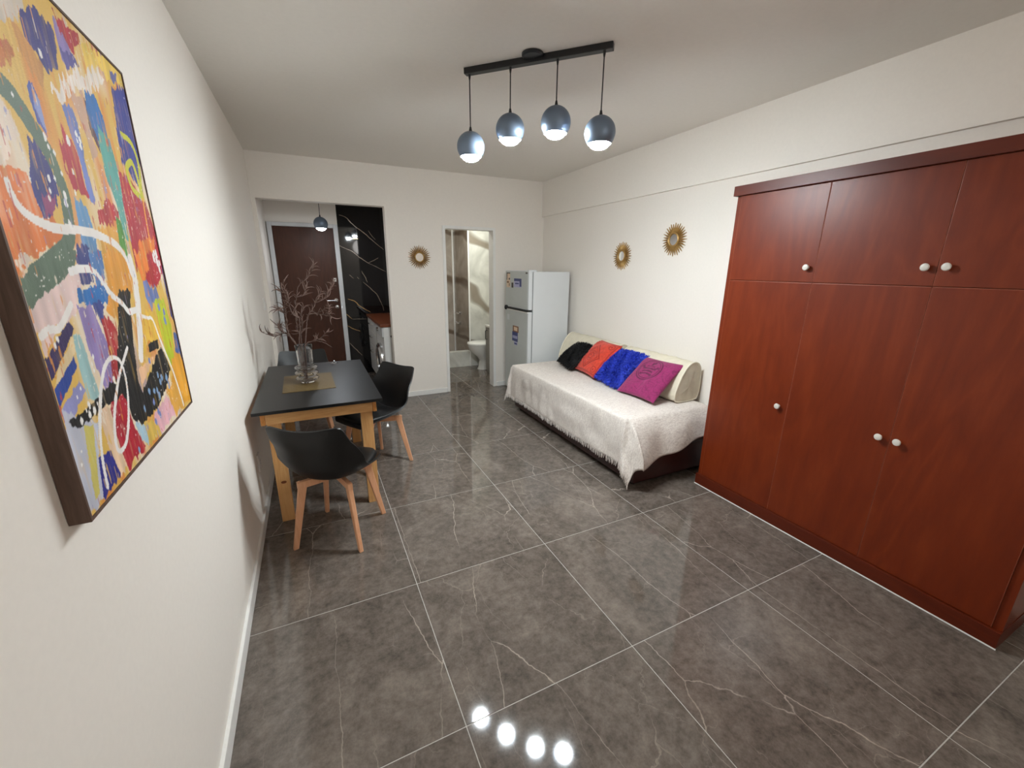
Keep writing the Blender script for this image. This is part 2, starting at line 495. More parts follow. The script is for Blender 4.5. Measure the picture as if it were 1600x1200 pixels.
# ---- entrance hall / kitchenette behind the wide opening
YK = 4.65
struct('wall_hall', B(0, 0.853, YK, 4.77, 0, 2.62), 'wall_paint')
bm_ = struct('wall_black_marble', B(0.853, 1.75, YK, 4.77, 0, 2.62), 'black_marble')
tag(bm_, 'glossy black marble panel with pale and gold veins beside the entrance door')
struct('wall_hall_right', B(1.63, 1.7, 3.31, YK, 0, 2.62), 'wall_paint')
struct('ceiling_hall', B(-0.12, 1.7, 3.31, 4.77, 2.5, 2.62), 'ceiling_paint')
VEINS=[(0, 0.012, [(0.89, 2.229), (0.974, 2.199), (1.064, 2.105), (1.191, 2.01), (1.319, 1.895), (1.441, 1.794)]), (0, 0.01, [(0.835, 1.84), (0.935, 1.793), (1.021, 1.755), (1.094, 1.688), (1.214, 1.608), (1.293, 1.568), (1.454, 1.485)]), (0, 0.007, [(1.214, 1.608), (1.299, 1.645), (1.361, 1.681)]), (1, 0.008, [(0.964, 1.923), (1.037, 1.931), (1.115, 1.928)]), (0, 0.008, [(1.112, 1.496), (1.157, 1.407), (1.18, 1.336)]), (0, 0.01, [(1.122, 1.342), (1.187, 1.282), (1.247, 1.22), (1.297, 1.164), (1.349, 1.052), (1.382, 0.926)]), (1, 0.012, [(0.893, 1.106), (0.982, 1.074), (1.057, 0.999), (1.192, 0.908)]), (1, 0.01, [(0.851, 0.73), (0.934, 0.676), (1.02, 0.64)]), (0, 0.008, [(0.857, 0.479), (0.942, 0.371), (1.018, 0.274)]), (0, 0.006, [(0.924, 0.819), (1.017, 0.818), (1.124, 0.814)]), (1, 0.008, [(0.845, 0.909), (0.892, 0.858), (0.924, 0.819)]), (0, 0.006, [(0.947, 1.443), (0.999, 1.39)]), (0, 0.006, [(1.047, 1.414), (1.067, 1.384)]), (0, 0.006, [(1.251, 2.046), (1.291, 1.98), (1.339, 1.924)])]
for ci, w, pts in VEINS:
    pl = catmull(pts, 6 * len(pts))
    b = nb()
    n = len(pl); ra = []; rb = []
    for k, (x, z) in enumerate(pl):
        d = pl[min(k + 1, n - 1)] - pl[max(k - 1, 0)]; d = d / (np.linalg.norm(d) + 1e-9)
        ww = w * 0.5 * (0.35 + 0.65 * math.sin(math.pi * (k + 0.5) / n)) * (0.8 + 0.4 * random.random())
        jx = random.uniform(-1, 1) * 0.004
        ra.append((x - d[1] * ww + jx, z + d[0] * ww)); rb.append((x + d[1] * ww + jx, z - d[0] * ww))
    va_ = [[b.verts.new((p[0], YK - 0.0012, p[1])) for p in ra], [b.verts.new((p[0], YK - 0.0012, p[1])) for p in rb]]
    vb_ = [[b.verts.new((p[0], YK + 0.002, p[1])) for p in ra], [b.verts.new((p[0], YK + 0.002, p[1])) for p in rb]]
    for k in range(n - 1):
        b.faces.new((va_[0][k], va_[0][k + 1], va_[1][k + 1], va_[1][k]))
        for s in (0, 1): b.faces.new((va_[s][k], vb_[s][k], vb_[s][k + 1], va_[s][k + 1]))
    obj('vein', b, 'gold_vein' if ci else 'pale_vein', bm_)

# entrance door
d1 = struct('door_1', B(0.066, 0.79, YK - 0.03, YK - 0.001, 0.002, 2.05, bev=0.003), 'door_brown')
tag(d1, 'dark brown flat entrance door with steel lever handle')
fb = nb()
box(fb, 0.012, 0.064, YK - 0.05, YK, 0, 2.10, bev=0.004); box(fb, 0.792, 0.85, YK - 0.05, YK, 0, 2.10, bev=0.004); box(fb, 0.064, 0.792, YK - 0.05, YK, 2.052, 2.10, bev=0.004)
obj('door_frame', fb, 'grey_frame', d1)
hb = nb()
lathe(hb, [(0.026, 0), (0.026, 0.008), (0.012, 0.012), (0.011, 0.045), (0.0, 0.045)], 20)
bmesh.ops.rotate(hb, verts=hb.verts, cent=(0, 0, 0), matrix=Matrix.Rotation(R(90), 3, 'X'))
tube(hb, [(0, -0.045, 0), (-0.03, -0.05, 0), (-0.12, -0.05, -0.002)], [0.011, 0.010, 0.008], 10)
obj('door_handle', hb, 'chrome', d1, smooth=True, loc=(0.738, YK - 0.03, 1.095))
lb = nb(); lathe(lb, [(0.0, 0), (0.024, 0), (0.024, 0.01), (0.016, 0.014), (0.006, 0.014), (0.006, 0.008), (0, 0.008)], 20, cap=False)
bmesh.ops.rotate(lb, verts=lb.verts, cent=(0, 0, 0), matrix=Matrix.Rotation(R(90), 3, 'X'))
obj('keyhole_plate', lb, 'chrome', d1, smooth=True, loc=(0.742, YK - 0.03, 1.005))
db = B(-0.02, 0.02, -0.012, 0, -0.026, 0.026, bev=0.004)
dl = obj('deadbolt_plate', db, 'chrome', d1, loc=(0.748, YK - 0.03, 1.375))
obj('deadbolt_slot', B(-0.006, 0.006, -0.0135, -0.010, -0.008, 0.008), 'black_plastic', dl)

# ---- bathroom
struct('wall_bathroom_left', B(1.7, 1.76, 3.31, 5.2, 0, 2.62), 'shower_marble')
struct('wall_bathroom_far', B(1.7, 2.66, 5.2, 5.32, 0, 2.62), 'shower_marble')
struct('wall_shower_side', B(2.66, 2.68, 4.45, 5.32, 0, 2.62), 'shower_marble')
struct('wall_bathroom_partition', B(2.68, 3.25, 4.45, 5.32, 0, 2.62), 'bath_marble')
struct('wall_bathroom_right', B(3.235, 3.25, 3.31, 4.45, 0, 2.62), 'bath_marble')
struct('ceiling_bathroom', B(1.7, 3.37, 3.31, 5.32, 2.5, 2.62), 'ceiling_paint')
struct('trim_2', B(2.648, 2.672, 4.436, 4.452, 0, 2.5, bev=0.003), 'white_trim')['label'] = 'white corner profile at the edge of the shower'
struct('trim_3', B(2.635, 2.66, 5.178, 5.2, 0.0, 2.5, bev=0.003), 'white_trim')['label'] = 'pale joint strip in the shower corner'
struct('shower_curb', B(1.76, 2.66, 4.45, 4.56, 0, 0.25, bev=0.004), 'bath_marble')['label'] = 'marble curb across the front of the shower'

# ================================================================ LARGE OBJECTS
# ---- wardrobe (shallow wall of doors)
WX = 2.895
w = thing('wardrobe', (3.07, -0.64, 0), 'tall mahogany wardrobe with six flat doors and white knobs along right wall', 'wardrobe')
def wl(x0, x1, y0, y1, z0, z1, bev=0.002): return B(x0 - 3.07, x1 - 3.07, y0 + 0.64, y1 + 0.64, z0, z1, bev=bev)
cb = nb()
for a in ((2.905, 3.247, 0.108, 0.138, 0.083, 1.995), (2.905, 3.247, -1.425, -1.395, 0.083, 1.995), (3.235, 3.247, -1.395, 0.108, 0.083, 1.995), (2.93, 3.235, -1.395, 0.108, 1.98, 1.995), (2.93, 3.235, -1.395, 0.108, 0.083, 0.1), (2.93, 3.235, -1.395, 0.108, 1.48, 1.498), (2.93, 3.235, -0.41, -0.39, 0.1, 1.98), (2.93, 3.235, -0.908, -0.888, 0.1, 1.98)):
    box(cb, a[0] - 3.07, a[1] - 3.07, a[2] + 0.64, a[3] + 0.64, a[4], a[5])
obj('carcass', cb, 'mahogany', w)
obj('plinth', wl(2.882, 3.247, -1.428, 0.141, 0.0, 0.083), 'mahogany_flat', w)
obj('sealant_strip', wl(2.8795, 2.884, -1.43, 0.143, 0.0, 0.006, bev=0.001), 'white_trim', w)
obj('cornice', wl(2.872, 3.247, -1.432, 0.147, 1.995, 2.052), 'mahogany_flat', w)
doors = [(0.106, -0.399), (-0.401, -0.897), (-0.899, -1.394)]
knobs = {(0, 1): (-0.362, 1.57), (1, 1): (-0.8625, 1.572), (2, 1): (-0.933, 1.574), (0, 0): (-0.3516, 0.765), (1, 0): (-0.859, 0.762), (2, 0): (-0.933, 0.762)}
kb = nb()
lathe(kb, [(0.0, 0.0), (0.008, 0.0), (0.007, 0.008), (0.007, 0.012), (0.015, 0.016), (0.017, 0.021), (0.014, 0.026), (0.007, 0.028), (0.0, 0.0285)], 20, cap=False)
bmesh.ops.rotate(kb, verts=kb.verts, cent=(0, 0, 0), matrix=Matrix.Rotation(R(-90), 3, 'Y'))
kmesh = None
for di, (ya, yb_) in enumerate(doors):
    for lev, (z0, z1) in enumerate(((0.085, 1.4875), (1.4905, 1.993))):
        g = 0.0016
        do = obj('door', wl(WX, 2.915, yb_ + g, ya - g, z0 + 0.001, z1 - 0.001, bev=0.0012), 'mahogany', w)
        eb = nb()   # pale edge banding showing in the joints
        for (a, b_, c, d) in ((yb_ + 0.0002, yb_ + g, z0, z1), (ya - g, ya - 0.0002, z0, z1), (yb_ + g, ya - g, z1 - 0.001, z1 + 0.0012 if lev == 0 else z1)):
            box(eb, WX + 0.0008 - 3.07, 2.914 - 3.07, a + 0.64, b_ + 0.64, c, d)
        obj('edge_banding', eb, 'door_edge', do)
        ky, kz = knobs[(di, lev)]
        if kmesh is None:
            ko = obj('knob', kb, 'knob_white', do, smooth=True); kmesh = ko.data
        else:
            ko = obj('knob', kmesh, None, do)
        ko.location = (WX - 3.07, ky + 0.64, kz)

# ---- refrigerator
f = thing('refrigerator', (2.9, 2.71, 0), 'white two-door refrigerator with magnets standing in the back corner', 'refrigerator')
def fl(x0, x1, y0, y1, z0, z1, bev=0.004): return B(x0 - 2.9, x1 - 2.9, y0 - 2.71, y1 - 2.71, z0, z1, bev=bev)
obj('body', fl(2.69, 3.17, 2.405, 3.015, 0.03, 1.515, 0.006), 'fridge_white', f)
obj('gasket', fl(2.678, 2.692, 2.412, 3.008, 0.05, 1.505, 0.0), 'gasket', f)
dU = obj('freezer_door', fl(2.63, 2.679, 2.402, 3.018, 1.092, 1.525, 0.008), 'fridge_white', f)
dL = obj('fridge_door', fl(2.63, 2.679, 2.402, 3.018, 0.05, 1.068, 0.008), 'fridge_white', f)
obj('door_panel', fl(2.6285, 2.6325, 2.424, 3.012, 1.1, 1.517, 0.001), 'fridge_front', dU)
obj('door_panel', fl(2.6285, 2.6325, 2.424, 3.012, 0.055, 1.058, 0.001), 'fridge_front', dL)
hb = nb(); box(hb, 2.612 - 2.9, 2.66 - 2.9, 2.41 - 2.71, 2.97 - 2.71, 1.073, 1.088, bev=0.004)
obj('handle_groove', hb, 'black_plastic', f)
hk = nb(); lathe(hk, [(0, -0.03), (0.02, -0.026), (0.026, 0), (0.02, 0.026), (0, 0.03)], 16, cap=False)
obj('handle_end', hk, 'black_plastic', f, smooth=True, loc=(2.622 - 2.9, 2.975 - 2.71, 1.08))
obj('handle_trim', fl(2.618, 2.65, 2.405, 2.98, 1.055, 1.068, 0.004), 'ceramic', f)
for sx in (2.66, 3.12):
    for sy in (2.45, 2.97):
        obj('foot', fl(sx - 0.02, sx + 0.02, sy - 0.02, sy + 0.02, 0, 0.05, 0.003), 'black_plastic', f)
obj('hinge_cover', fl(2.64, 2.74, 2.42, 2.47, 1.515, 1.533, 0.004), 'fridge_white', f)
def sticker(door, y0, y1, z0, z1, mat, bits=()):
    s = obj('sticker', fl(2.6278, 2.6287, y0, y1, z0, z1, 0.0), mat, door)
    for (a, b_, c, d, m2) in bits:
        obj('sticker_print', fl(2.6274, 2.6279, y0 + (y1 - y0) * a, y0 + (y1 - y0) * b_, z0 + (z1 - z0) * c, z0 + (z1 - z0) * d, 0.0), m2, s)
# y decreases to the right in the view
sticker(dU, 2.885, 2.985, 1.325, 1.50, 'sticker_cream', [(0.8, 1.0, 0.5, 1.0, 'sticker_dark'), (0.0, 1.0, 0.93, 1.0, 'sticker_dark'), (0.05, 0.4, 0.52, 0.64, 'sticker_dark'), (0.35, 0.9, 0.3, 0.42, 'sticker_brown'), (0.1, 0.3, 0.1, 0.28, 'sticker_brown')])
sticker(dU, 2.795, 2.845, 1.325, 1.385, 'sticker_dark')
sticker(dU, 2.58, 2.775, 1.335, 1.435, 'sticker_lilac', [(0.0, 1.0, 0.7, 1.0, 'sticker_blue'), (0.0, 0.25, 0.1, 0.72, 'sticker_blue'), (0.35, 0.85, 0.35, 0.5, 'sticker_blue')])
sticker(dU, 2.43, 2.48, 1.492, 1.508, 'sticker_dark')
sticker(dL, 2.64, 2.80, 0.80, 0.875, 'sticker_brown', [(0.2, 0.8, 0.2, 0.8, 'sticker_cream')])
sticker(dL, 2.66, 2.815, 0.685, 0.80, 'sticker_blue', [(0.08, 0.28, 0.3, 0.6, 'sticker_lilac'), (0.32, 0.5, 0.3, 0.6, 'sticker_lilac'), (0.54, 0.72, 0.3, 0.6, 'sticker_lilac'), (0.76, 0.92, 0.3, 0.6, 'sticker_lilac')])
sticker(dL, 2.67, 2.76, 0.64, 0.685, 'sticker_lilac', [(0.1, 0.9, 0.2, 0.6, 'sticker_blue')])
sticker(dL, 2.90, 2.96, 0.93, 1.0, 'fridge_white')

# ---- daybed
bd = thing('daybed', (2.81, 1.26, 0), 'low daybed with dark brown base standing along right wall', 'bed')
def bl(x0, x1, y0, y1, z0, z1, bev=0.004, seg=2): return B(x0 - 2.81, x1 - 2.81, y0 - 1.26, y1 - 1.26, z0, z1, bev=bev, seg=seg)
obj('bed_base', bl(2.395, 3.235, 0.275, 2.25, 0.035, 0.26, 0.012), 'dark_base', bd)
obj('mattress', bl(2.41, 3.235, 0.38, 2.255, 0.26, 0.50, 0.05, 4), 'mattress_cloth', bd, smooth=True)
for sx in (2.45, 3.15):
    for sy in (0.34, 2.18):
        lb = nb(); lathe(lb, [(0.022, 0), (0.026, 0.036)], 14)
        obj('foot', lb, 'black_plastic', bd, smooth=True, loc=(sx - 2.81, sy - 1.26, 0))

# ---- throw blanket with fringe: laid over the mattress, hanging at the front and both ends
XF, YN, YF, ZT = 2.40, 0.385, 2.262, 0.506
XW = 3.18
DF, DN, DFAR = 0.36, 0.33, 0.25
nu, nv = 90, 170
W_ = XW - XF; L_ = YF - YN
su = np.linspace(0, W_ + DF, nu); tv = np.linspace(-DN, L_ + DFAR, nv)
S_, T_ = np.meshgrid(su, tv, indexing='ij')
def drape(S_, T_):
    a = np.maximum(0, S_ - W_)
    # near-end overhang shortens towards the wall, as it was thrown on askew
    ln = 0.70 + 0.40 * np.clip(S_ / W_, 0, 1) ** 3
    b1 = np.maximum(0, -T_) * ln; b2 = np.maximum(0, T_ - L_)
    b = b1 + b2
    sg = np.where(T_ < 0, -1.0, 1.0)
    x = XW - np.minimum(S_, W_); y = YN + np.clip(T_, 0, L_)
    r = np.sqrt(a * a + b * b) + 1e-9
    th = np.arctan2(b, a)
    corner = (a > 0) & (b > 0)
    fold = np.where(corner, np.sin(2 * th), 0.0)
    rr = 0.035  # rounded mattress edge
    hang = np.where(r > rr, r - rr * 0.35, r * r / (2 * rr) * 1.3)
    hang = np.where(corner, hang * (1 - 0.12 * fold), hang)
    z = ZT - hang
    flare_f = 0.018 + 0.02 * (1 - np.exp(-a / 0.03)) + 0.01 * a / 0.3
    flare_n = np.where(T_ < 0, 0.07 * (1 - np.exp(-b / 0.06)) + 0.26 * b, 0.03 * (1 - np.exp(-b / 0.03)))
    ca = np.cos(th) ** 2; cb_ = np.sin(th) ** 2
    x = x - np.where(a > 0, flare_f * ca, 0) - fold * (r * 0.15 * np.cos(th) + 0.012 * np.sin(6 * th))
    y = y + sg * (np.where(b > 0, flare_n * np.where(a > 0, cb_, 1.0), 0) + fold * (r * 0.05 + 0.016 * np.sin(5 * th)))
    # soft wrinkles
    wr = 0.008 * vnoise(T_ * 5 + S_ * 2.2, a * 9 + b * 3, 3) + 0.0025 * np.sin(T_ * 33 + 2.5 * vnoise(T_ * 3, S_ * 3, 8)) + 0.006 * vnoise(T_ * 16, S_ * 9, 12)
    grow = np.clip(a / 0.2, 0, 1)
    x = x - np.where(a > 0, (wr + 0.004) * grow, 0)
    wn = 0.012 * (1 + np.sin(S_ * 17 + 1.1)) * np.clip(b / 0.2, 0, 1) + 0.012 * vnoise(S_ * 9, b * 7, 21) * np.clip(b / 0.1, 0, 1)
    y = y + np.where((b > 0), sg * (wn + 0.01 * np.clip(b / 0.1, 0, 1)), 0)
    top = (a == 0) & (b == 0)
    z = z + np.where(top, 0.004 * vnoise(S_ * 6, T_ * 5, 4) + 0.002 * vnoise(S_ * 20, T_ * 16, 9) + 0.003, 0.003)
    z = z + np.where(b > 0, 0.02 * np.sin(S_ * 9 + 0.6) * np.clip(b / 0.25, 0, 1), 0)
    z = np.maximum(z, 0.012)
    return x, y, z
X, Y, Z = drape(S_, T_)
ox, oy = 2.81, 1.26
Vb = np.stack([X - ox, Y - oy, Z], -1).reshape(-1, 3)
blm = grid_mesh('throw_blanket', Vb, nu, nv, 'blanket_weave')
blk = bpy.data.objects.new('throw_blanket', blm); COL.objects.link(blk); blk.location = (ox, oy, 0)
sol = blk.modifiers.new('thickness', 'SOLIDIFY'); sol.thickness = 0.004; sol.offset = 1.0
tag(blk, 'off-white woven throw with fringe draped over the daybed', 'blanket')
fr = nb()
for k in range(260):
    tt = -DN + (L_ + DFAR + DN) * (k + 0.5) / 260
    x, y, z = [float(v) for v in drape(np.array(W_ + DF), np.array(tt))]
    ln = random.uniform(0.028, 0.045)
    p0 = Vector((x - ox, y - oy, z + 0.004)); sway = Vector((random.uniform(-.006, .003), random.uniform(-.008, .008), 0))
    zb = max(0.004, z - ln)
    tube(fr, [p0, p0 + sway * 0.5 + Vector((0, 0, (zb - z) * 0.5)), Vector((p0.x + sway.x, p0.y + sway.y, zb))], [0.0022, 0.0026, 0.0016], 4)
tag(obj('fringe', fr, 'blanket_weave', blk), kind='stuff')

# ---- bolsters (back cushions)
def bolster(yc, length, label, rz=0.0):
    prof = catmull([(-0.17, 0.03), (-0.165, 0.09), (-0.115, 0.215), (-0.045, 0.305), (0.03, 0.322), (0.085, 0.275), (0.10, 0.16), (0.09, 0.03), (0.05, 0.006), (-0.05, 0.0), (-0.14, 0.006), (-0.17, 0.03)], 45)[:-1]
    n = len(prof); ny = 26
    b = nb(); rings = []
    for j in range(ny):
        s = j / (ny - 1) * 2 - 1
        y = s * length / 2
        k = 1.0 - 0.035 * abs(s) ** 6
        ring = []
        for i, (px, pz) in enumerate(prof):
            wv = 0.004 * math.sin(i * 1.3 + j * 0.9) + 0.004 * math.sin(j * 1.7 + i * 0.5)
            ring.append(b.verts.new(((px + 0.03) * k - 0.03 + wv * 0.5, y, 0.135 + (pz - 0.135) * k + (wv if pz > 0.05 else 0))))
        rings.append(ring)
    for r0, r1 in zip(rings, rings[1:]):
        for i in range(n): b.faces.new((r0[i], r0[(i + 1) % n], r1[(i + 1) % n], r1[i]))
    for rg, s in ((rings[0], -1), (rings[-1], 1)):
        cpt = Vector((-0.03, s * (length / 2 + 0.012), 0.135))
        prev = rg
        for q in (0.75, 0.4):
            nx = [b.verts.new(cpt + (v.co - cpt) * q + Vector((0, s * 0.006 * (1 - q) + 0.004 * math.sin(i * 0.9 + q * 9), 0))) for i, v in enumerate(rg)]
            for i in range(n): b.faces.new((prev[i], prev[(i + 1) % n], nx[(i + 1) % n], nx[i]))
            prev = nx
        cv = b.verts.new(cpt)
        for i in range(n): b.faces.new((prev[i], prev[(i + 1) % n], cv))
    o = obj('bolster_cushion', b, 'cream_cloth', smooth=True, loc=(3.125, yc, 0.513), rot=(0, 0, rz))
    tag(o, label, 'cushion', 'cream bolsters on the daybed')
    for s in (-1, 1):
        pb = nb()
        pts = [((px + 0.03) * 0.985 - 0.03, s * length / 2, 0.137 + (pz - 0.135) * 0.985) for px, pz in prof]
        tube(pb, pts + [pts[0]], 0.006, 6, cap=False)
        obj('piping', pb, 'cream_piping', o, smooth=True)
    return o
bolster(0.87, 0.76, 'cream bolster cushion nearest the wardrobe, behind the magenta pillow')
bolster(1.79, 0.88, 'cream bolster cushion nearest the refrigerator, behind the black pillow')

# ---- throw pillows
def pillow_mesh(name, w, h, t, mat, n=56, colfn=None, lumpy=0.006, seed=1):
    u = np.linspace(-1, 1, n); U, Vv = np.meshgrid(u, u, indexing='ij')
    pin = 1 - 0.05 * (1 - np.abs(Vv)) ** 1.0 * (np.abs(U) > 0.0)
    def half(sgn):
        d = np.clip((1 - np.abs(U) ** 2.6) * (1 - np.abs(Vv) ** 2.6), 0, 1) ** 0.55
        X = U * w / 2 * (1 - 0.06 * (1 - Vv ** 2) * np.abs(U) ** 3)
        Y = Vv * h / 2 * (1 - 0.06 * (1 - U ** 2) * np.abs(Vv) ** 3)
        Z = sgn * t / 2 * d + d * lumpy * vnoise(U * 3 + 9, Vv * 3 + seed, seed + (sgn > 0))
        return X, Y, Z
    vs_, cs = [], []
    for sgn in (1, -1):
        X, Y, Z = half(sgn)
        if colfn is not None:
            c, hgt = colfn(U, Vv) if sgn > 0 else colfn(U * 0 + 0.97, Vv * 0 + 0.97)
            Z = Z + sgn * hgt * (np.abs(U) < 0.97) * (np.abs(Vv) < 0.97)
            cs.append(np.concatenate([c, np.ones(c.shape[:2] + (1,))], -1).reshape(-1, 4))
        vs_.append(np.stack([X, Y, Z], -1).reshape(-1, 3))
    N = n * n
    me = bpy.data.meshes.new(name)
    idx = np.arange(N).reshape(n, n)
    q = np.stack([idx[:-1, :-1], idx[1:, :-1], idx[1:, 1:], idx[:-1, 1:]], -1).reshape(-1, 4)
    q = np.concatenate([q, q[:, ::-1] + N])
    Vt = np.concatenate(vs_)
    me.from_pydata(Vt.tolist(), [], q.tolist())
    me.polygons.foreach_set('use_smooth', [True] * len(me.polygons))
    if colfn is not None:
        a = me.color_attributes.new('paint', 'FLOAT_COLOR', 'POINT')
        a.data.foreach_set('color', np.concatenate(cs).astype(np.float32).ravel())
    me.materials.append(M[mat])
    b = bmesh.new(); b.from_mesh(me); bmesh.ops.remove_doubles(b, verts=b.verts, dist=0.0004); bmesh.ops.recalc_face_normals(b, faces=b.faces); b.to_mesh(me); b.free()
    return me
def place_pillow(me, name, yb0, yb1, label, tilt=46.0, xb=2.79, roll=0.0, zb=0.522, yaw=0.0, PH=0.40):
    """bottom edge on the bed between yb1..yb0, leaning back on the bolster. local x -> world -y, local y -> up the lean"""
    o = bpy.data.objects.new(name, me); COL.objects.link(o)
    a = R(tilt)
    ex = Vector((0, -1, 0)); ey = Vector((math.cos(a), 0, math.sin(a))); ez = ex.cross(ey)
    zr = Matrix.Rotation(R(yaw), 3, 'Z'); ex, ey, ez = zr @ ex, zr @ ey, zr @ ez
    Rm = Matrix((ex, ey, ez)).transposed() @ Matrix.Rotation(R(roll), 3, 'Z')
    hgt = PH
    c = Vector((xb, (yb0 + yb1) / 2, zb)) + ey * hgt / 2
    o.matrix_world = Matrix.Translation(c) @ Rm.to_4x4()
    return tag(o, label, 'pillow')
PH = 0.40
lin = lambda *c: np.array(srgb(*c)[:3])
def blend(c, col, m): return c * (1 - m[..., None]) + col * m[..., None]
def red_cover(U, Vv):
    c = np.ones(U.shape + (3,)) * lin(206, 62, 40); h = np.zeros(U.shape)
    Uo, Vo = (U + 0.10) / 0.85, (Vv + 0.10) / 0.85
    dd = np.abs(Uo) + np.abs(Vo)
    nz = vnoise(U * 14, Vv * 14, 6)
    c = c * (1 + 0.16 * nz[..., None])
    m = np.zeros(U.shape)
    for r0, wd in ((0.78, 0.05), (0.60, 0.03)): m = np.maximum(m, (np.abs(dd - r0) < wd).astype(float))
    rad = np.sqrt(Uo ** 2 + Vo ** 2)
    m = np.maximum(m, ((rad < 0.34) & (np.sin(rad * 42 + 2 * nz) > -0.1)).astype(float))
    m = np.maximum(m, ((np.abs(np.abs(U) - 0.9) < 0.03) | (np.abs(np.abs(Vv) - 0.9) < 0.03)).astype(float) * 0.8)
    for cx, cy in ((-.68, -.68), (.68, -.68), (-.68, .68), (.68, .68)):
        rr = np.hypot(U - cx, Vv - cy); m = np.maximum(m, ((rr < 0.17) & (np.sin(rr * 55) > 0)).astype(float) * 0.9)
    c = blend(c, lin(150, 30, 22), m * 0.85)
    return c, -0.003 * m
def magenta_cover(U, Vv):
    c = np.ones(U.shape + (3,)) * lin(142, 34, 92); h = np.zeros(U.shape)
    nz = vnoise(U * 22, Vv * 22, 16)
    c = c * (1 + 0.14 * nz[..., None])
    cx, cy = -0.10, 0.28
    x, y = (U - cx) / 0.56, (Vv - cy) / 0.56
    rad = np.hypot(x, y)
    m = np.zeros(U.shape)
    m = np.maximum(m, (np.abs(rad - 0.98) < 0.045).astype(float)); m = np.maximum(m, (np.abs(rad - 0.84) < 0.03).astype(float))
    # striped dome figure, rays on both sides, small figure on top
    body = (np.abs(x + 0.0) < 0.42 - 0.25 * y) & (y > -0.55) & (y < 0.30)
    m = np.maximum(m, (body & (np.sin((y + 0.35 * x * x) * 26) > 0.0)).astype(float))
    m = np.maximum(m, ((np.abs(x) < 0.10) & (y > 0.36) & (y < 0.66)).astype(float))
    m = np.maximum(m, ((np.abs(x - 0.14) < 0.06) & (y > 0.52) & (y < 0.74)).astype(float))
    for sx in (-1, 1):
        for a in (0.15, 0.75, 1.35):
            xx, yy = sx * x - 0.58, y - 0.12
            m = np.maximum(m, ((np.abs(xx * math.sin(a) - yy * math.cos(a)) < 0.04) & (np.hypot(xx, yy) < 0.2)).astype(float))
        m = np.maximum(m, ((np.abs(sx * x - 0.45) < 0.10) & (np.abs(y + 0.5) < 0.09)).astype(float))
    m = np.where(rad < 1.05, m, 0)
    sw = (rad > 1.1) & (np.abs(vnoise(U * 9, Vv * 9, 31)) < 0.10)
    m = np.maximum(m, sw * 0.45)
    c = blend(c, lin(84, 12, 54), m * 0.9)
    return c, -0.002 * m
def fur(o, w, h, t, mat, count, length, seed):
    r = random.Random(seed); b = nb()
    for k in range(count):
        u, v = r.uniform(-1, 1), r.uniform(-1, 1)
        d = max(0.0, (1 - abs(u) ** 2.6) * (1 - abs(v) ** 2.6)) ** 0.55
        s = 1 if r.random() < 0.8 else -1
        base = Vector((u * w / 2 * 0.985, v * h / 2 * 0.985, s * t / 2 * d * 0.97))
        nrm = Vector((u * (1.2 if abs(u) > .8 else .4), v * (1.2 if abs(v) > .8 else .4), s * (0.2 + 0.9 * d))).normalized()
        side = Vector((r.uniform(-1, 1), r.uniform(-1, 1), r.uniform(-.3, .3)))
        L = length * r.uniform(0.6, 1.15)
        clump = Vector((math.sin(u * 9 + v * 4), math.cos(v * 8 - u * 3), 0)) * 0.6
        tip = base + nrm * L * 0.75 + (side * 0.5 + clump + Vector((0, -0.4, 0))) * L * 0.6
        wv = nrm.cross(side).normalized() * r.uniform(0.0018, 0.003)
        midp = (base + tip) / 2 + nrm * L * 0.15
        v0, v1, v2, v3, v4 = (b.verts.new(p) for p in (base - wv, base + wv, midp + wv * 0.9, midp - wv * 0.9, tip))
        b.faces.new((v0, v1, v2, v3)); b.faces.new((v3, v2, v4))
    return tag(obj('fur', b, mat, o), kind='stuff')
pk = place_pillow(pillow_mesh('throw_pillow', 0.40, 0.36, 0.12, 'fur_black', seed=2), 'throw_pillow', 2.11, 1.68, 'black furry throw pillow on the daybed, nearest the refrigerator', 38, 2.81, 0, 0.545, yaw=-10, PH=0.36)
fur(pk, 0.40, 0.36, 0.12, 'fur_black', 5200, 0.022, 3)
pr = place_pillow(pillow_mesh('throw_pillow', 0.44, PH + 0.02, 0.12, 'pillow_print', n=110, colfn=red_cover, seed=3), 'throw_pillow', 1.77, 1.33, 'orange-red throw pillow with embossed diamond pattern', 46, 2.83, 0, 0.54, yaw=-8)
pb_ = place_pillow(pillow_mesh('throw_pillow', 0.40, PH, 0.11, 'fur_blue', seed=5), 'throw_pillow', 1.34, 0.95, 'royal blue furry throw pillow on the daybed', 42, 2.785, 0, 0.54, yaw=-4)
fur(pb_, 0.40, PH, 0.11, 'fur_blue', 6500, 0.026, 8)
pm = place_pillow(pillow_mesh('throw_pillow', 0.43, PH + 0.02, 0.11, 'pillow_print', n=130, colfn=magenta_cover, seed=7), 'throw_pillow', 0.955, 0.525, 'magenta throw pillow with round embroidered emblem', 41, 2.765, 2, 0.535)

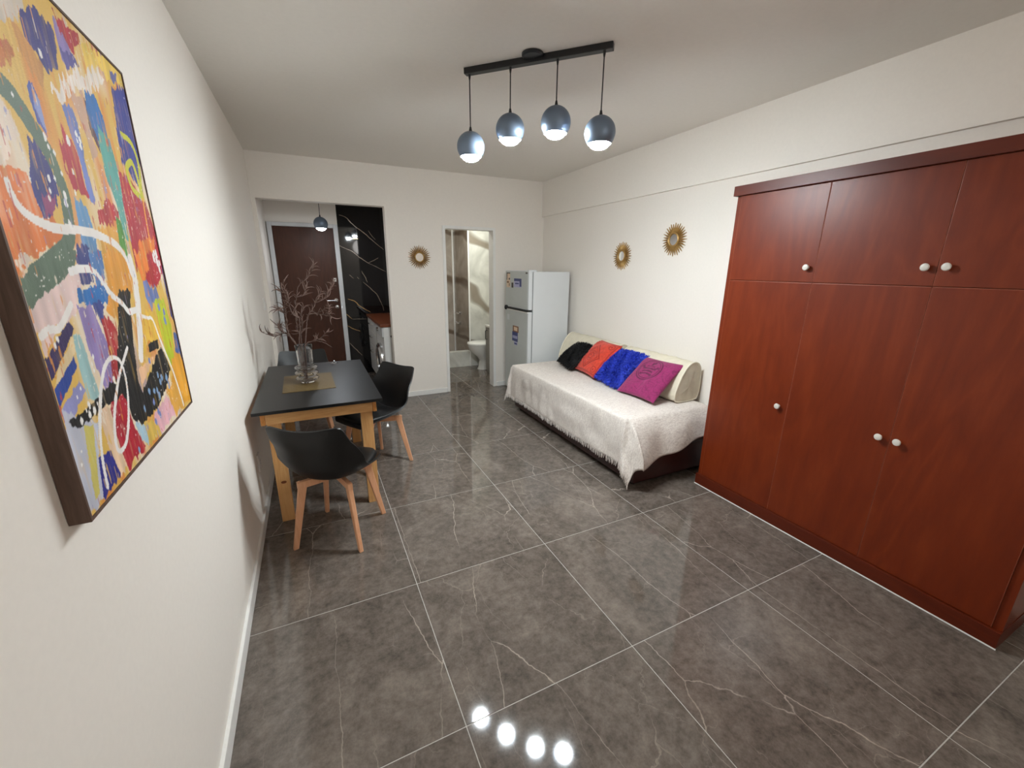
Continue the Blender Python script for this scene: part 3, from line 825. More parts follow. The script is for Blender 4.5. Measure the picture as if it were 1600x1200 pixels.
# ---- abstract painting on the left wall
ART=[('p',(232,190,95),0.3,[(0.324,1.03),(1.647,1.609),(1.704,0.638),(0.979,-0.035),(-0.004,0.01),(-0.26,0.131)]),
('p',(226,122,48),1.0,[(0.057,0.618),(0.101,0.618),(0.158,0.619),(0.177,0.554),(0.268,0.536),(0.237,0.509),(0.133,0.49),(0.011,0.459),(-0.056,0.443)]),
('p',(206,120,45),1.0,[(0.148,0.823),(0.247,0.838),(0.24,0.816),(0.108,0.759)]),
('p',(238,218,200),1.0,[(0.088,0.731),(0.156,0.724),(0.169,0.684),(0.131,0.663),(0.084,0.614),(0.013,0.611)]),
('p',(220,205,190),1.0,[(0.219,0.912),(0.362,0.959),(0.342,0.918),(0.272,0.877),(0.18,0.852)]),
('p',(200,140,70),1.0,[(0.272,0.877),(0.316,0.877),(0.38,0.846),(0.345,0.795),(0.288,0.823)]),
('p',(50,44,125),1.0,[(0.32,0.91),(0.367,0.94),(0.43,0.948),(0.489,0.941),(0.482,0.899),(0.461,0.862),(0.405,0.837),(0.38,0.846),(0.341,0.86),(0.316,0.877)]),
('p',(150,130,190),1.0,[(0.507,0.975),(0.563,0.945),(0.589,0.901),(0.497,0.888),(0.496,0.935)]),
('p',(90,80,150),1.0,[(0.504,0.914),(0.588,0.927),(0.616,0.909),(0.517,0.88)]),
('p',(182,32,54),1.0,[(0.511,0.98),(0.577,0.982),(0.661,0.989),(0.662,0.963),(0.592,0.933),(0.55,0.945)]),
('p',(236,200,90),1.0,[(0.67,0.984),(0.88,1.003),(1.001,0.995),(1.013,0.97),(0.865,0.937),(0.77,0.952),(0.655,0.924)]),
('p',(240,228,218),1.6,[(0.383,0.804),(0.468,0.847),(0.589,0.892),(0.77,0.952),(0.811,0.929),(0.728,0.897),(0.591,0.857),(0.468,0.814),(0.395,0.792)]),
('p',(90,92,150),1.0,[(0.877,0.977),(0.955,0.977),(0.905,0.94),(0.863,0.947)]),
('p',(46,56,140),1.0,[(0.853,0.924),(1.013,0.97),(1.011,0.858),(1.01,0.786),(0.954,0.678),(0.883,0.707),(0.792,0.738),(0.82,0.81)]),
('p',(90,50,70),1.0,[(0.591,0.857),(0.602,0.823),(0.623,0.762),(0.616,0.731),(0.581,0.777)]),
('p',(40,110,180),1.0,[(0.627,0.866),(0.684,0.862),(0.718,0.82),(0.712,0.768),(0.648,0.752),(0.595,0.785),(0.588,0.825)]),
('p',(92,168,158),0.6,[(0.649,0.796),(0.722,0.78),(0.739,0.709),(0.726,0.658),(0.683,0.526),(0.655,0.536),(0.651,0.623),(0.619,0.671),(0.624,0.743)]),
('p',(112,128,192),1.0,[(0.425,0.779),(0.483,0.801),(0.496,0.764),(0.496,0.729),(0.485,0.686),(0.497,0.618),(0.479,0.604),(0.454,0.618),(0.458,0.678),(0.447,0.715)]),
('p',(205,165,140),1.0,[(0.499,0.821),(0.596,0.854),(0.577,0.781),(0.598,0.727),(0.546,0.7),(0.527,0.77)]),
('p',(182,32,54),1.0,[(0.391,0.738),(0.429,0.725),(0.45,0.686),(0.447,0.635),(0.462,0.609),(0.42,0.61),(0.369,0.625),(0.353,0.662),(0.36,0.704)]),
('p',(182,32,54),1.0,[(0.749,0.711),(0.796,0.705),(0.866,0.686),(0.95,0.659),(0.994,0.605),(1.021,0.452),(0.863,0.43),(0.693,0.456),(0.705,0.573),(0.722,0.642)]),
('p',(186,36,50),1.0,[(0.493,0.593),(0.578,0.621),(0.652,0.602),(0.642,0.579),(0.563,0.558),(0.478,0.563)]),
('p',(60,80,165),1.0,[(0.265,0.789),(0.295,0.801),(0.309,0.778),(0.309,0.725),(0.299,0.709),(0.27,0.729),(0.253,0.757)]),
('p',(140,150,200),0.7,[(0.289,0.785),(0.311,0.768),(0.306,0.71),(0.292,0.719),(0.274,0.748)]),
('p',(50,44,125),1.0,[(0.207,0.691),(0.226,0.68),(0.258,0.67),(0.279,0.643),(0.277,0.595),(0.228,0.569),(0.175,0.549),(0.165,0.575),(0.173,0.627)]),
('p',(150,60,110),1.0,[(0.196,0.593),(0.257,0.597),(0.236,0.566),(0.187,0.555)]),
('p',(100,150,195),1.0,[(0.362,0.608),(0.42,0.591),(0.432,0.531),(0.404,0.438),(0.32,0.44),(0.342,0.522)]),
('p',(52,56,122),1.0,[(0.3,0.508),(0.366,0.5),(0.332,0.44),(0.251,0.441)]),
('p',(230,170,70),1.0,[(0.462,0.552),(0.624,0.567),(0.589,0.457),(0.434,0.457)]),
('p',(88,150,60),0.6,[(0.619,0.584),(0.652,0.58),(0.656,0.514),(0.64,0.445),(0.591,0.446),(0.596,0.523)]),
('p',(232,125,48),1.0,[(0.772,0.523),(0.979,0.557),(0.915,0.455),(0.839,0.403),(0.729,0.42)]),
('s',(97,116,97),0.0472,[(0.122,0.76),(0.154,0.755),(0.191,0.743),(0.226,0.72),(0.263,0.69),(0.292,0.66),(0.307,0.614),(0.296,0.563),(0.277,0.523),(0.222,0.488),(0.142,0.463),(0.074,0.444)]),
('p',(238,218,200),1.0,[(0.013,0.473),(0.034,0.458),(0.074,0.469),(0.056,0.48)]),
('p',(232,204,198),1.0,[(0.006,0.416),(0.267,0.47),(0.306,0.457),(0.24,0.418),(0.208,0.375),(0.07,0.346),(0.013,0.31),(0.008,0.36)]),
('p',(97,116,97),0.6,[(0.013,0.444),(0.119,0.469),(0.216,0.496),(0.299,0.498),(0.254,0.462),(0.175,0.437),(0.082,0.416),(0.013,0.392)]),
('p',(52,58,122),1.0,[(0.289,0.492),(0.36,0.495),(0.356,0.433),(0.304,0.42),(0.264,0.426)]),
('p',(85,130,190),1.0,[(0.36,0.495),(0.441,0.496),(0.418,0.436),(0.363,0.423)]),
('p',(40,112,182),0.7,[(0.24,0.418),(0.408,0.424),(0.422,0.38),(0.304,0.385),(0.23,0.389)]),
('p',(150,130,186),1.0,[(0.218,0.388),(0.291,0.384),(0.311,0.338),(0.337,0.275),(0.317,0.209),(0.25,0.202),(0.228,0.247),(0.219,0.305)]),
('p',(60,70,140),1.0,[(0.304,0.385),(0.376,0.382),(0.346,0.345),(0.316,0.343)]),
('p',(232,160,60),1.0,[(0.45,0.497),(0.626,0.5),(0.64,0.421),(0.535,0.368),(0.42,0.338),(0.38,0.367),(0.418,0.396)]),
('p',(180,40,48),1.0,[(0.33,0.352),(0.383,0.352),(0.413,0.307),(0.331,0.185),(0.289,0.193),(0.323,0.276)]),
('p',(56,40,92),0.5,[(0.01,0.307),(0.154,0.363),(0.168,0.344),(0.05,0.287),(0.013,0.269)]),
('p',(44,74,160),0.5,[(0.013,0.253),(0.133,0.304),(0.135,0.277),(0.011,0.219)]),
('p',(152,152,204),0.6,[(0.01,0.212),(0.12,0.248),(0.145,0.225),(0.021,0.179)]),
('p',(230,205,160),0.5,[(0.05,0.287),(0.162,0.335),(0.152,0.305),(0.021,0.256)]),
('p',(165,203,203),0.5,[(0.156,0.336),(0.189,0.332),(0.197,0.295),(0.203,0.232),(0.207,0.202),(0.184,0.192),(0.144,0.207),(0.144,0.271)]),
('p',(188,34,54),1.0,[(0.754,0.503),(1.054,0.51),(1.032,0.453),(0.865,0.401),(0.774,0.416),(0.76,0.455)]),
('p',(235,130,50),1.0,[(0.709,0.502),(0.827,0.505),(0.832,0.454),(0.732,0.424)]),
('p',(110,130,190),1.6,[(0.732,0.424),(0.845,0.409),(0.884,0.359),(0.763,0.346),(0.719,0.381)]),
('p',(235,190,70),1.0,[(0.613,0.338),(0.782,0.338),(0.809,0.248),(0.633,0.257),(0.553,0.219),(0.539,0.24)]),
('p',(54,58,140),1.0,[(0.99,0.475),(1.052,0.438),(1.036,0.282),(0.971,0.303),(0.973,0.39)]),
('p',(190,202,40),1.0,[(0.804,0.364),(0.918,0.364),(0.944,0.276),(0.894,0.156),(0.817,0.162),(0.806,0.276)]),
('p',(64,98,160),1.0,[(0.948,0.246),(1.036,0.229),(1.015,0.144),(0.927,0.174)]),
('p',(236,166,50),1.0,[(0.856,0.169),(0.979,0.189),(1.022,0.102),(1.031,0.004),(0.873,0.013),(0.791,0.101)]),
('p',(200,202,216),1.0,[(0.018,0.219),(0.156,0.155),(0.112,0.089),(0.089,0.007),(0.004,0.005),(-0.001,0.12)]),
('p',(216,202,110),0.8,[(0.085,0.169),(0.131,0.157),(0.07,0.025),(0.043,0.024)]),
('p',(240,206,172),1.0,[(0.172,0.176),(0.254,0.17),(0.257,0.095),(0.26,0.014),(0.201,0.014),(0.175,0.088)]),
('p',(48,50,142),0.7,[(0.112,0.089),(0.183,0.08),(0.203,0.016),(0.082,0.007)]),
('p',(182,32,54),1.0,[(0.275,0.197),(0.36,0.178),(0.359,0.111),(0.408,0.014),(0.258,0.012),(0.239,0.073),(0.24,0.153)]),
('p',(226,190,90),1.0,[(0.432,0.079),(0.553,0.059),(0.554,0.004),(0.419,0.014)]),
('p',(170,200,215),1.0,[(0.38,0.09),(0.447,0.071),(0.44,0.014),(0.394,0.035)]),
('p',(235,180,190),1.0,[(0.532,0.064),(0.704,0.09),(0.771,0.015),(0.564,0.015)]),
('p',(232,170,70),1.0,[(0.715,0.102),(0.858,0.102),(0.904,0.007),(0.765,0.01)]),
('p',(18,17,20),0.8,[(0.504,0.408),(0.596,0.404),(0.554,0.344),(0.52,0.277),(0.479,0.177),(0.493,0.148),(0.69,0.21),(0.771,0.232),(0.817,0.154),(0.756,0.122),(0.582,0.078),(0.429,0.075),(0.373,0.104),(0.356,0.152),(0.328,0.202),(0.43,0.332)]),
('p',(18,17,20),0.8,[(0.029,0.188),(0.138,0.198),(0.323,0.216),(0.384,0.174),(0.183,0.173),(0.08,0.169),(0.039,0.175)]),
('p',(18,17,20),0.5,[(0.641,0.253),(0.747,0.257),(0.74,0.229),(0.634,0.231)]),
('p',(236,190,150),0.7,[(0.508,0.204),(0.673,0.219),(0.5,0.157)]),
('s',(243,236,230),0.021,[(0.07,0.595),(0.074,0.577),(0.092,0.557),(0.141,0.542),(0.222,0.533),(0.328,0.537),(0.447,0.533),(0.564,0.516),(0.623,0.485),(0.64,0.445)]),
('s',(243,236,230),0.0383,[(0.658,0.478),(0.661,0.437),(0.638,0.373),(0.596,0.298),(0.549,0.232)]),
('s',(243,236,230),0.0172,[(0.025,0.347),(0.061,0.355),(0.11,0.355),(0.189,0.392)]),
('s',(245,240,236),0.0173,[(0.228,0.453),(0.295,0.459),(0.358,0.454),(0.399,0.432),(0.437,0.4),(0.503,0.374),(0.541,0.351),(0.608,0.352)]),
('s',(245,240,236),0.0128,[(0.116,0.022),(0.13,0.082),(0.165,0.147),(0.219,0.209),(0.271,0.248),(0.328,0.263),(0.381,0.246),(0.388,0.196),(0.349,0.125),(0.291,0.073),(0.239,0.062),(0.221,0.085),(0.261,0.147),(0.346,0.214),(0.457,0.268)]),
('s',(245,240,236),0.0112,[(0.613,0.337),(0.691,0.323),(0.744,0.312),(0.778,0.245),(0.838,0.151),(0.876,0.052),(0.883,0.015)]),
('s',(205,202,48),0.0202,[(0.855,0.816),(0.943,0.81),(0.976,0.762),(0.94,0.677),(0.939,0.662),(0.855,0.674),(0.828,0.702),(0.838,0.732),(0.899,0.753),(0.923,0.726),(0.932,0.676)]),
('s',(242,165,50),0.012,[(0.936,0.657),(0.919,0.58),(0.908,0.509)])]
ARTDOTS=[((246,242,238),0.012,0.285,0.702),
((246,242,238),0.012,0.377,0.864),
((246,242,238),0.014,0.411,0.718),
((246,242,238),0.011,0.249,0.625),
((246,242,238),0.012,0.309,0.6),
((246,242,238),0.012,0.303,0.585),
((246,242,238),0.012,0.296,0.546),
((246,242,238),0.008,0.291,0.686),
((246,242,238),0.007,0.239,0.602),
((246,242,238),0.007,0.226,0.587),
((246,242,238),0.008,0.313,0.68),
((246,242,238),0.01,0.472,0.742),
((246,242,238),0.01,0.486,0.734),
((246,242,238),0.01,0.482,0.72),
((246,242,238),0.007,0.279,0.629),
((246,242,238),0.008,0.323,0.643),
((246,242,238),0.008,0.372,0.613),
((246,242,238),0.009,0.391,0.657),
((246,242,238),0.006,0.189,0.747),
((246,242,238),0.014,0.93,0.502),
((246,242,238),0.014,0.94,0.482),
((246,242,238),0.015,0.973,0.473),
((246,242,238),0.015,1.01,0.559),
((246,242,238),0.015,0.955,0.463),
((246,242,238),0.007,0.469,0.729),
((246,242,238),0.009,0.085,0.336),
((246,242,238),0.009,0.067,0.325),
((246,242,238),0.01,0.138,0.196),
((246,242,238),0.011,0.13,0.176),
((246,242,238),0.011,0.159,0.179),
((246,242,238),0.014,0.313,0.214),
((246,242,238),0.01,0.085,0.176),
((246,242,238),0.006,0.226,0.281),
((246,242,238),0.006,0.211,0.269),
((246,242,238),0.006,0.212,0.254),
((246,242,238),0.005,0.122,0.234),
((246,242,238),0.005,0.096,0.222),
((246,242,238),0.006,0.182,0.188),
((246,242,238),0.005,0.119,0.189),
((246,242,238),0.005,0.13,0.163),
((246,242,238),0.005,0.032,0.103),
((246,242,238),0.005,0.046,0.126),
((130,165,205),0.014,0.666,0.16),
((130,165,205),0.014,0.673,0.138),
((130,165,205),0.014,0.626,0.122),
((130,165,205),0.013,0.567,0.101),
((130,165,205),0.013,0.595,0.127),
((130,165,205),0.015,0.7,0.147),
((130,165,205),0.016,0.749,0.137),
((130,165,205),0.015,0.634,0.105),
((130,165,205),0.013,0.549,0.135),
((130,165,205),0.012,0.476,0.104),
((130,165,205),0.01,0.356,0.027),
((130,165,205),0.017,0.76,0.111),
((120,140,200),0.013,0.616,0.211),
((120,140,200),0.013,0.567,0.101),
((120,140,200),0.014,0.588,0.07),
((120,140,200),0.014,0.599,0.054),
((120,140,200),0.013,0.543,0.048),
((120,140,200),0.018,0.884,0.297),
((120,140,200),0.018,0.895,0.323),
((120,140,200),0.017,0.844,0.341),
((245,240,236),0.018,0.916,0.487),
((245,240,236),0.019,0.947,0.474),
((245,240,236),0.019,0.957,0.454),
((245,240,236),0.02,1.013,0.481),
((245,240,236),0.019,0.957,0.501)]
PW, PHt = 0.716, 0.91
pt = thing('painting', (0.0, -0.542, 1.13), 'large colourful abstract painting in brown wooden frame on left wall', 'painting')
def paint_canvas(nu, nv):
    y = np.linspace(0, PW, nu); z = np.linspace(0, PHt, nv)
    Yg, Zg = np.meshgrid(y, z, indexing='ij')
    C = np.zeros((nu, nv, 3)); C[:] = lin(228, 186, 92)
    st = vnoise(Yg * 60, Zg * 9, 41); st2 = vnoise(Yg * 160, Zg * 22, 42); blot = vnoise(Yg * 11, Zg * 7, 43)
    C = blend(C, lin(240, 222, 196), np.clip(blot * 1.6 + st * 0.7 - 0.1, 0, 1))
    C = blend(C, lin(224, 138, 56), np.clip(vnoise(Yg * 14, Zg * 8, 44) * 1.7 + st * 0.8 - 0.45, 0, 1) * 0.9)
    C = blend(C, lin(150, 140, 190), np.clip(vnoise(Yg * 17, Zg * 9, 45) * 1.7 + st * 0.6 - 0.95, 0, 1) * 0.8)
    def inside(px, py, poly):
        r = np.zeros(px.shape, bool); n = len(poly)
        for i in range(n):
            x0, y0 = poly[i]; x1, y1 = poly[(i + 1) % n]
            if y0 == y1: continue
            r ^= ((y0 > py) != (y1 > py)) & (px < (x1 - x0) * (py - y0) / (y1 - y0) + x0)
        return r
    def seg_dist(px, py, pl):
        d = np.full(px.shape, 9.0)
        for (x0, y0), (x1, y1) in zip(pl, pl[1:]):
            dx, dy = x1 - x0, y1 - y0; L2 = dx * dx + dy * dy + 1e-12
            tt = np.clip(((px - x0) * dx + (py - y0) * dy) / L2, 0, 1)
            d = np.minimum(d, np.hypot(px - x0 - tt * dx, py - y0 - tt * dy))
        return d
    for k, (kind, col, rr, pts) in enumerate(ART):
        pl = [(u * PW, v * PHt) for u, v in pts]
        base = lin(*col)
        if kind == 'p':
            if k == 0: continue
            jx = 0.004 * rr * st + 0.004 * rr * st2; jz = 0.010 * rr * vnoise(Yg * 110, Zg * 22, 50 + k) * min(1.0, rr)
            m = inside(Yg + jx, Zg + jz, pl).astype(float)
            m *= np.clip(1.15 + 0.5 * st2 * rr, 0.35, 1)
            tone = 1 + 0.16 * st + 0.12 * vnoise(Yg * 30, Zg * 20, 80 + k)
        else:
            cp = [tuple(p) for p in catmull(pl, 8 * len(pl))]
            d = seg_dist(Yg, Zg, cp)
            m = (d < rr * 0.41 * (1 + 0.16 * vnoise(Yg * 22, Zg * 22, 60 + k))).astype(float)
            tone = 1 + 0.06 * st
        C = blend(C, np.clip(base * tone[..., None], 0, 1), m)
    for col, r, u, v in ARTDOTS:
        d = np.hypot(Yg - u * PW, (Zg - v * PHt) * 0.75)
        C = blend(C, lin(*col), (d < r * 0.5 * (1 + 0.3 * vnoise(Yg * 130, Zg * 130, 7))).astype(float))
    # dry-brush flecks dragged over the layers
    pal = [lin(240, 224, 204), lin(226, 150, 60), lin(232, 190, 96), lin(150, 146, 196), lin(196, 60, 56)]
    for k in range(5):
        fl_ = vnoise(Yg * 120, Zg * 20, 100 + k) + 0.5 * vnoise(Yg * 300, Zg * 60, 110 + k)
        C = blend(C, pal[k], ((fl_ > 0.92) & (vnoise(Yg * 9, Zg * 6, 120 + k) > 0.12) & (C.mean(-1) > 0.035)).astype(float) * 0.75)
    # fine spatter
    sp = vnoise(Yg * 220, Zg * 220, 90)
    C = blend(C, lin(244, 240, 232), ((sp > 0.86) & (blot > 0.25)).astype(float) * 0.8)
    relief = 0.0003 * st2
    Vv = np.stack([np.full(Yg.shape, 0.0285) + relief, Yg - PW / 2, Zg], -1).reshape(-1, 3)
    return Vv, np.concatenate([C, np.ones(C.shape[:2] + (1,))], -1).reshape(-1, 4)
nu_, nv_ = 340, 420
Vc, Cc = paint_canvas(nu_, nv_)
cm = grid_mesh('canvas', Vc, nu_, nv_, 'canvas_paint', Cc)
co = bpy.data.objects.new('canvas', cm); COL.objects.link(co); co.parent = pt
obj('backing_board', B(0.002, 0.027, -PW / 2 + 0.006, PW / 2 - 0.006, 0.006, PHt - 0.006), 'frame_walnut', pt)
for nm, a in (('side', (0.001, 0.031, -PW / 2 - 0.004, -PW / 2 + 0.002, -0.004, PHt + 0.004)), ('side', (0.001, 0.031, PW / 2 - 0.002, PW / 2 + 0.004, -0.004, PHt + 0.004)),
              ('rail', (0.001, 0.031, -PW / 2 + 0.002, PW / 2 - 0.002, -0.004, 0.002)), ('rail', (0.001, 0.031, -PW / 2 + 0.002, PW / 2 - 0.002, PHt - 0.002, PHt + 0.004))):
    obj('frame_' + nm, B(*a, bev=0.001), 'frame_walnut', pt)

# ---- dining table
tb = thing('dining_table', (0.397, 1.46, 0), 'dining table with matt black top and pine legs against left wall', 'table')
def tl(x0, x1, y0, y1, z0, z1, bev=0.003): return B(x0 - 0.397, x1 - 0.397, y0 - 1.46, y1 - 1.46, z0, z1, bev=bev)
obj('tabletop', tl(0.036, 0.757, 0.83, 2.09, 0.731, 0.75, 0.002), 'black_laminate', tb)
obj('end_apron', tl(0.098, 0.695, 0.862, 0.884, 0.66, 0.731), 'pine_rail', tb)
obj('end_apron', tl(0.098, 0.695, 2.036, 2.058, 0.66, 0.731), 'pine_rail', tb)
obj('side_apron', tl(0.072, 0.096, 0.87, 2.05, 0.655, 0.731), 'pine_side_rail', tb)
obj('side_apron', tl(0.697, 0.721, 0.87, 2.05, 0.655, 0.731), 'pine_side_rail', tb)
for x0 in (0.10, 0.622):
    for y0 in (0.885, 1.99):
        lg = obj('leg', tl(x0, x0 + 0.072, y0, y0 + 0.045, 0.0, 0.731), 'pine', tb)
        b2 = nb()
        if x0 < 0.2 and y0 < 1:
            lathe(b2, [(0.0, 0), (0.012, 0.0), (0.010, 0.0006), (0.0, 0.001)], 14, cap=False)
            bmesh.ops.scale(b2, vec=(1.3, 0.8, 1), verts=b2.verts)
            bmesh.ops.rotate(b2, verts=b2.verts, cent=(0, 0, 0), matrix=Matrix.Rotation(R(90), 3, 'X'))
            obj('knot', b2, 'pine_knot', lg, loc=(0.14 - 0.397, 0.885 - 1.46, 0.27))
        else:
            b2.free()

# ---- dining chairs
ROWS = [(0.235, 0.402, 0.150, 0.000, 0.0), (0.222, 0.426, 0.185, 0.004, -0.012), (0.13, 0.425, 0.222, 0.026, 0.0), (0.02, 0.413, 0.238, 0.055, 0.0), (-0.09, 0.411, 0.243, 0.086, 0.005),
        (-0.165, 0.433, 0.243, 0.104, 0.03), (-0.212, 0.495, 0.238, 0.092, 0.058), (-0.242, 0.585, 0.226, 0.055, 0.058), (-0.272, 0.67, 0.212, 0.022, 0.045), (-0.295, 0.745, 0.200, 0.012, 0.034), (-0.304, 0.772, 0.190, 0.006, 0.030)]
def shell_pt(row, u):
    y, z, wd, rz, dy = row
    return Vector((u * wd, y + dy * abs(u) ** 2.2, z + rz * abs(u) ** 2.4))
def make_chair():
    rows = catmull(ROWS, 44)
    t_ = thing('dining_chair', (0, 0, 0), 'x', 'chair', 'black moulded chairs at the dining table')
    us = np.linspace(-1, 1, 25)
    b = nb()
    vv = []
    for i, r in enumerate(rows):
        line = []
        for u in us:
            p = shell_pt(r, u)
            if i > 38:   # wavy top edge with raised corners
                p.z += (i - 38) / 5.0 * (0.004 * abs(u) ** 2 - 0.006 * math.cos(u * 3.0) - 0.012 * abs(u) ** 12)
            line.append(b.verts.new(p))
        vv.append(line)
    for a, c in zip(vv, vv[1:]):
        for k in range(24): b.faces.new((a[k], a[k + 1], c[k + 1], c[k]))
    bmesh.ops.recalc_face_normals(b, faces=b.faces)
    bmesh.ops.solidify(b, geom=b.faces[:], thickness=0.009)
    obj('shell', b, 'black_plastic', t_, smooth=True)
    # padded seat
    b = nb(); vt = []; nrow = 22
    for layer in (0, 1):
        grid = []
        for i in range(nrow):
            ii = 3.0 + i * (21.0 - 3.0) / (nrow - 1)
            r = rows[int(ii)] * (1 - ii % 1) + rows[min(int(ii) + 1, 43)] * (ii % 1)
            s = i / (nrow - 1) * 2 - 1
            line = []
            for u in np.linspace(-1, 1, 19):
                e = (max(0.0, 1 - abs(u) ** 5) * max(0.0, 1 - abs(s) ** 5)) ** 0.4
                p = shell_pt(r, u * 0.90 * (1 - 0.08 * abs(s) ** 4))
                p.z += 0.010 + (0.026 * e if layer else 0.0)
                line.append(b.verts.new(p))
            grid.append(line)
        vt.append(grid)
        for a, c in zip(grid, grid[1:]):
            for k in range(18): b.faces.new((a[k], a[k + 1], c[k + 1], c[k]))
    bmesh.ops.remove_doubles(b, verts=b.verts, dist=0.0015)
    obj('seat_cushion', b, 'black_leather', t_, smooth='all')
    for sx in (-1, 1):
        for sy in (-1, 1):
            b = nb()
            beam4(b, (sx * 0.128, sy * 0.128, 0.402), (sx * 0.188, sy * 0.188, 0.0), 0.044, 0.028, up=Vector((sx, sy, 0.0)).cross(Vector((0, 0, 1))), t0=0.026, t1=0.022)
            for v in b.verts:
                if v.co.z < 0.05: v.co.z = 0.0
            bmesh.ops.bevel(b, geom=b.edges[:], offset=0.003, segments=1, affect='EDGES')
            obj('leg', b, 'beech', t_)
    for s in (-1, 1):
        b = nb()
        beam4(b, (-0.15, -0.15 * s, 0.383 - 0.0005 * s), (0.15, 0.15 * s, 0.383 - 0.0005 * s), 0.024, 0.024, t0=0.040, t1=0.040)
        obj('crossbar', b, 'beech', t_)
    b = nb(); box(b, -0.06, 0.06, -0.06, 0.06, 0.396, 0.408, bev=0.003)
    obj('mount_plate', b, 'black_metal', t_)
    return t_
c1 = make_chair()
c1.location = (0.436, 0.636, 0); c1.rotation_euler = (0, 0, R(-28.0))
c1['label'] = 'black moulded chair with beech legs in front of the table, back to viewer'
c2 = copy_tree(c1); c2.location = (0.769, 1.481, 0); c2.rotation_euler = (0, 0, R(120))
c2['label'] = 'black moulded chair with beech legs at right long side of the table'
c3 = copy_tree(c1); c3.location = (0.285, 2.31, 0); c3.rotation_euler = (0, 0, R(180))
c3['label'] = 'black chair at far end of the table, mostly hidden behind the vase'

# ---- main pendant light: ceiling bar with four globes
PP = [(1.360, 0.718, 2.217), (1.512, 0.531, 2.281), (1.690, 0.346, 2.288), (1.852, 0.177, 2.219)]
b1, b2_ = Vector((1.316, 0.712, 0)), Vector((1.862, 0.128, 0))
bc = (b1 + b2_) / 2
ang = math.atan2(b2_.y - b1.y, b2_.x - b1.x)
pl_ = thing('pendant_light', (bc.x, bc.y, ZC), 'black ceiling bar light with four lit metallic globes on cords', 'pendant lamp', rz=ang)
L = (b2_ - b1).length
obj('ceiling_bar', B(-L / 2, L / 2, -0.019, 0.019, -0.03, 0.0, bev=0.004), 'black_metal', pl_)
cbm = nb(); lathe(cbm, [(0.0, -0.001), (0.055, -0.001), (0.055, -0.010), (0.048, -0.016), (0.0, -0.018)], 32, cap=False)
obj('canopy', cbm, 'black_metal', pl_, smooth=True, loc=(0.0, -0.034, 0.0))
inv = Matrix.Rotation(-ang, 3, 'Z')
def globe_parts(root, loc, cord_top, bulb_mat, r=0.078):
    """cord and globe shade hanging at loc (root space); cord_top: z of the cord's upper end"""
    x, y, z = loc
    cb_ = nb()
    tube(cb_, [(0, 0, cord_top - z), (0, 0, r + 0.02)], 0.0032, 8)
    lathe(cb_, [(0.0, cord_top - z), (0.007, cord_top - z), (0.006, cord_top - z - 0.012), (0.0035, cord_top - z - 0.026)], 12)
    obj('cord', cb_, 'black_metal', root, smooth=True, loc=loc)
    a0 = math.acos(0.66)
    prof = [(r * math.sin(R(k)), r * math.cos(R(k))) for k in np.linspace(5, 180 - math.degrees(a0), 24)]
    ri = r - 0.003
    sh = nb(); lathe(sh, [(0.0, r)] + prof, 40, cap=False)
    s = obj('globe_shade', sh, 'hazed_globe_metal', root, smooth=True, loc=loc)
    si = nb(); lathe(si, [(prof[-1][0], prof[-1][1])] + [(ri * math.sin(R(k)), ri * math.cos(R(k))) for k in np.linspace(180 - math.degrees(a0) - 1, 0, 20)], 40, cap=False)
    obj('inner_reflector', si, 'globe_inner', s, smooth=True)
    cp = nb(); lathe(cp, [(0.0, r + 0.024), (0.005, r + 0.022), (0.009, r + 0.002), (0.011, r - 0.003)], 16)
    obj('cord_cap', cp, 'black_metal', s, smooth=True)
    bu = nb()
    zb = -r * 0.62
    lathe(bu, [(0.0, zb + 0.04), (0.03, zb + 0.03), (0.047, zb + 0.004), (0.050, zb - 0.006), (0.044, zb - 0.016), (0.03, zb - 0.024), (0.014, zb - 0.028), (0.0, zb - 0.029)], 24, cap=False)
    obj('bulb', bu, bulb_mat, s, smooth=True)
for (x, y, z) in PP:
    lp = inv @ Vector((x - bc.x, y - bc.y, z - ZC))
    lp.y = 0.0
    globe_parts(pl_, (lp.x, 0.0, lp.z), -0.03, 'bulb_glow')

# hallway pendant
hp = thing('pendant_lamp', (0.62, 3.9, 2.5), 'single small black globe pendant glowing in front of the entrance door', 'pendant lamp')
rb = nb(); lathe(rb, [(0.0, 0.0), (0.05, 0.0), (0.05, -0.018), (0.0, -0.022)], 24, cap=False)
obj('canopy', rb, 'black_metal', hp, smooth=True)
globe_parts(hp, (0, 0, 2.04 - 2.5), -0.02, 'bulb_kitchen')

# fill lights added out of view, in the rear of the room and the bathroom
def flush(loc, r, mat, label, col='white_trim'):
    t_ = thing('ceiling_fill_light', loc, label, 'ceiling lamp')
    a = nb(); lathe(a, [(0.0, -0.001), (r + 0.02, -0.001), (r + 0.02, -0.025), (r, -0.025), (r, -0.02), (0.0, -0.02)], 40, cap=False)
    obj('base', a, col, t_, smooth=True)
    a = nb(); lathe(a, [(r - 0.002, -0.022)] + [(r * math.cos(R(k)), -0.022 - 0.05 * math.sin(R(k))) for k in range(5, 90, 12)] + [(0.0, -0.073)], 40, cap=False)
    obj('diffuser', a, mat, t_, smooth=True)
gl = thing('rear_fill_globe', (1.9, -2.4, ZC), 'unseen white globe added as fill light in the rear half of the room', 'pendant lamp')
a = nb(); tube(a, [(0, 0, 0), (0, 0, -0.3)], 0.004, 8); lathe(a, [(0, -0.001), (0.05, -0.001), (0.045, -0.02), (0, -0.022)], 24, cap=False)
obj('cord', a, 'white_trim', gl, smooth=True)
a = nb(); lathe(a, [(0.0, -0.30 - 0.20 + 0.20)] + [(0.20 * math.sin(R(k)), -0.50 + 0.20 * math.cos(R(k))) for k in range(10, 180, 10)] + [(0.0, -0.70)], 36, cap=False)
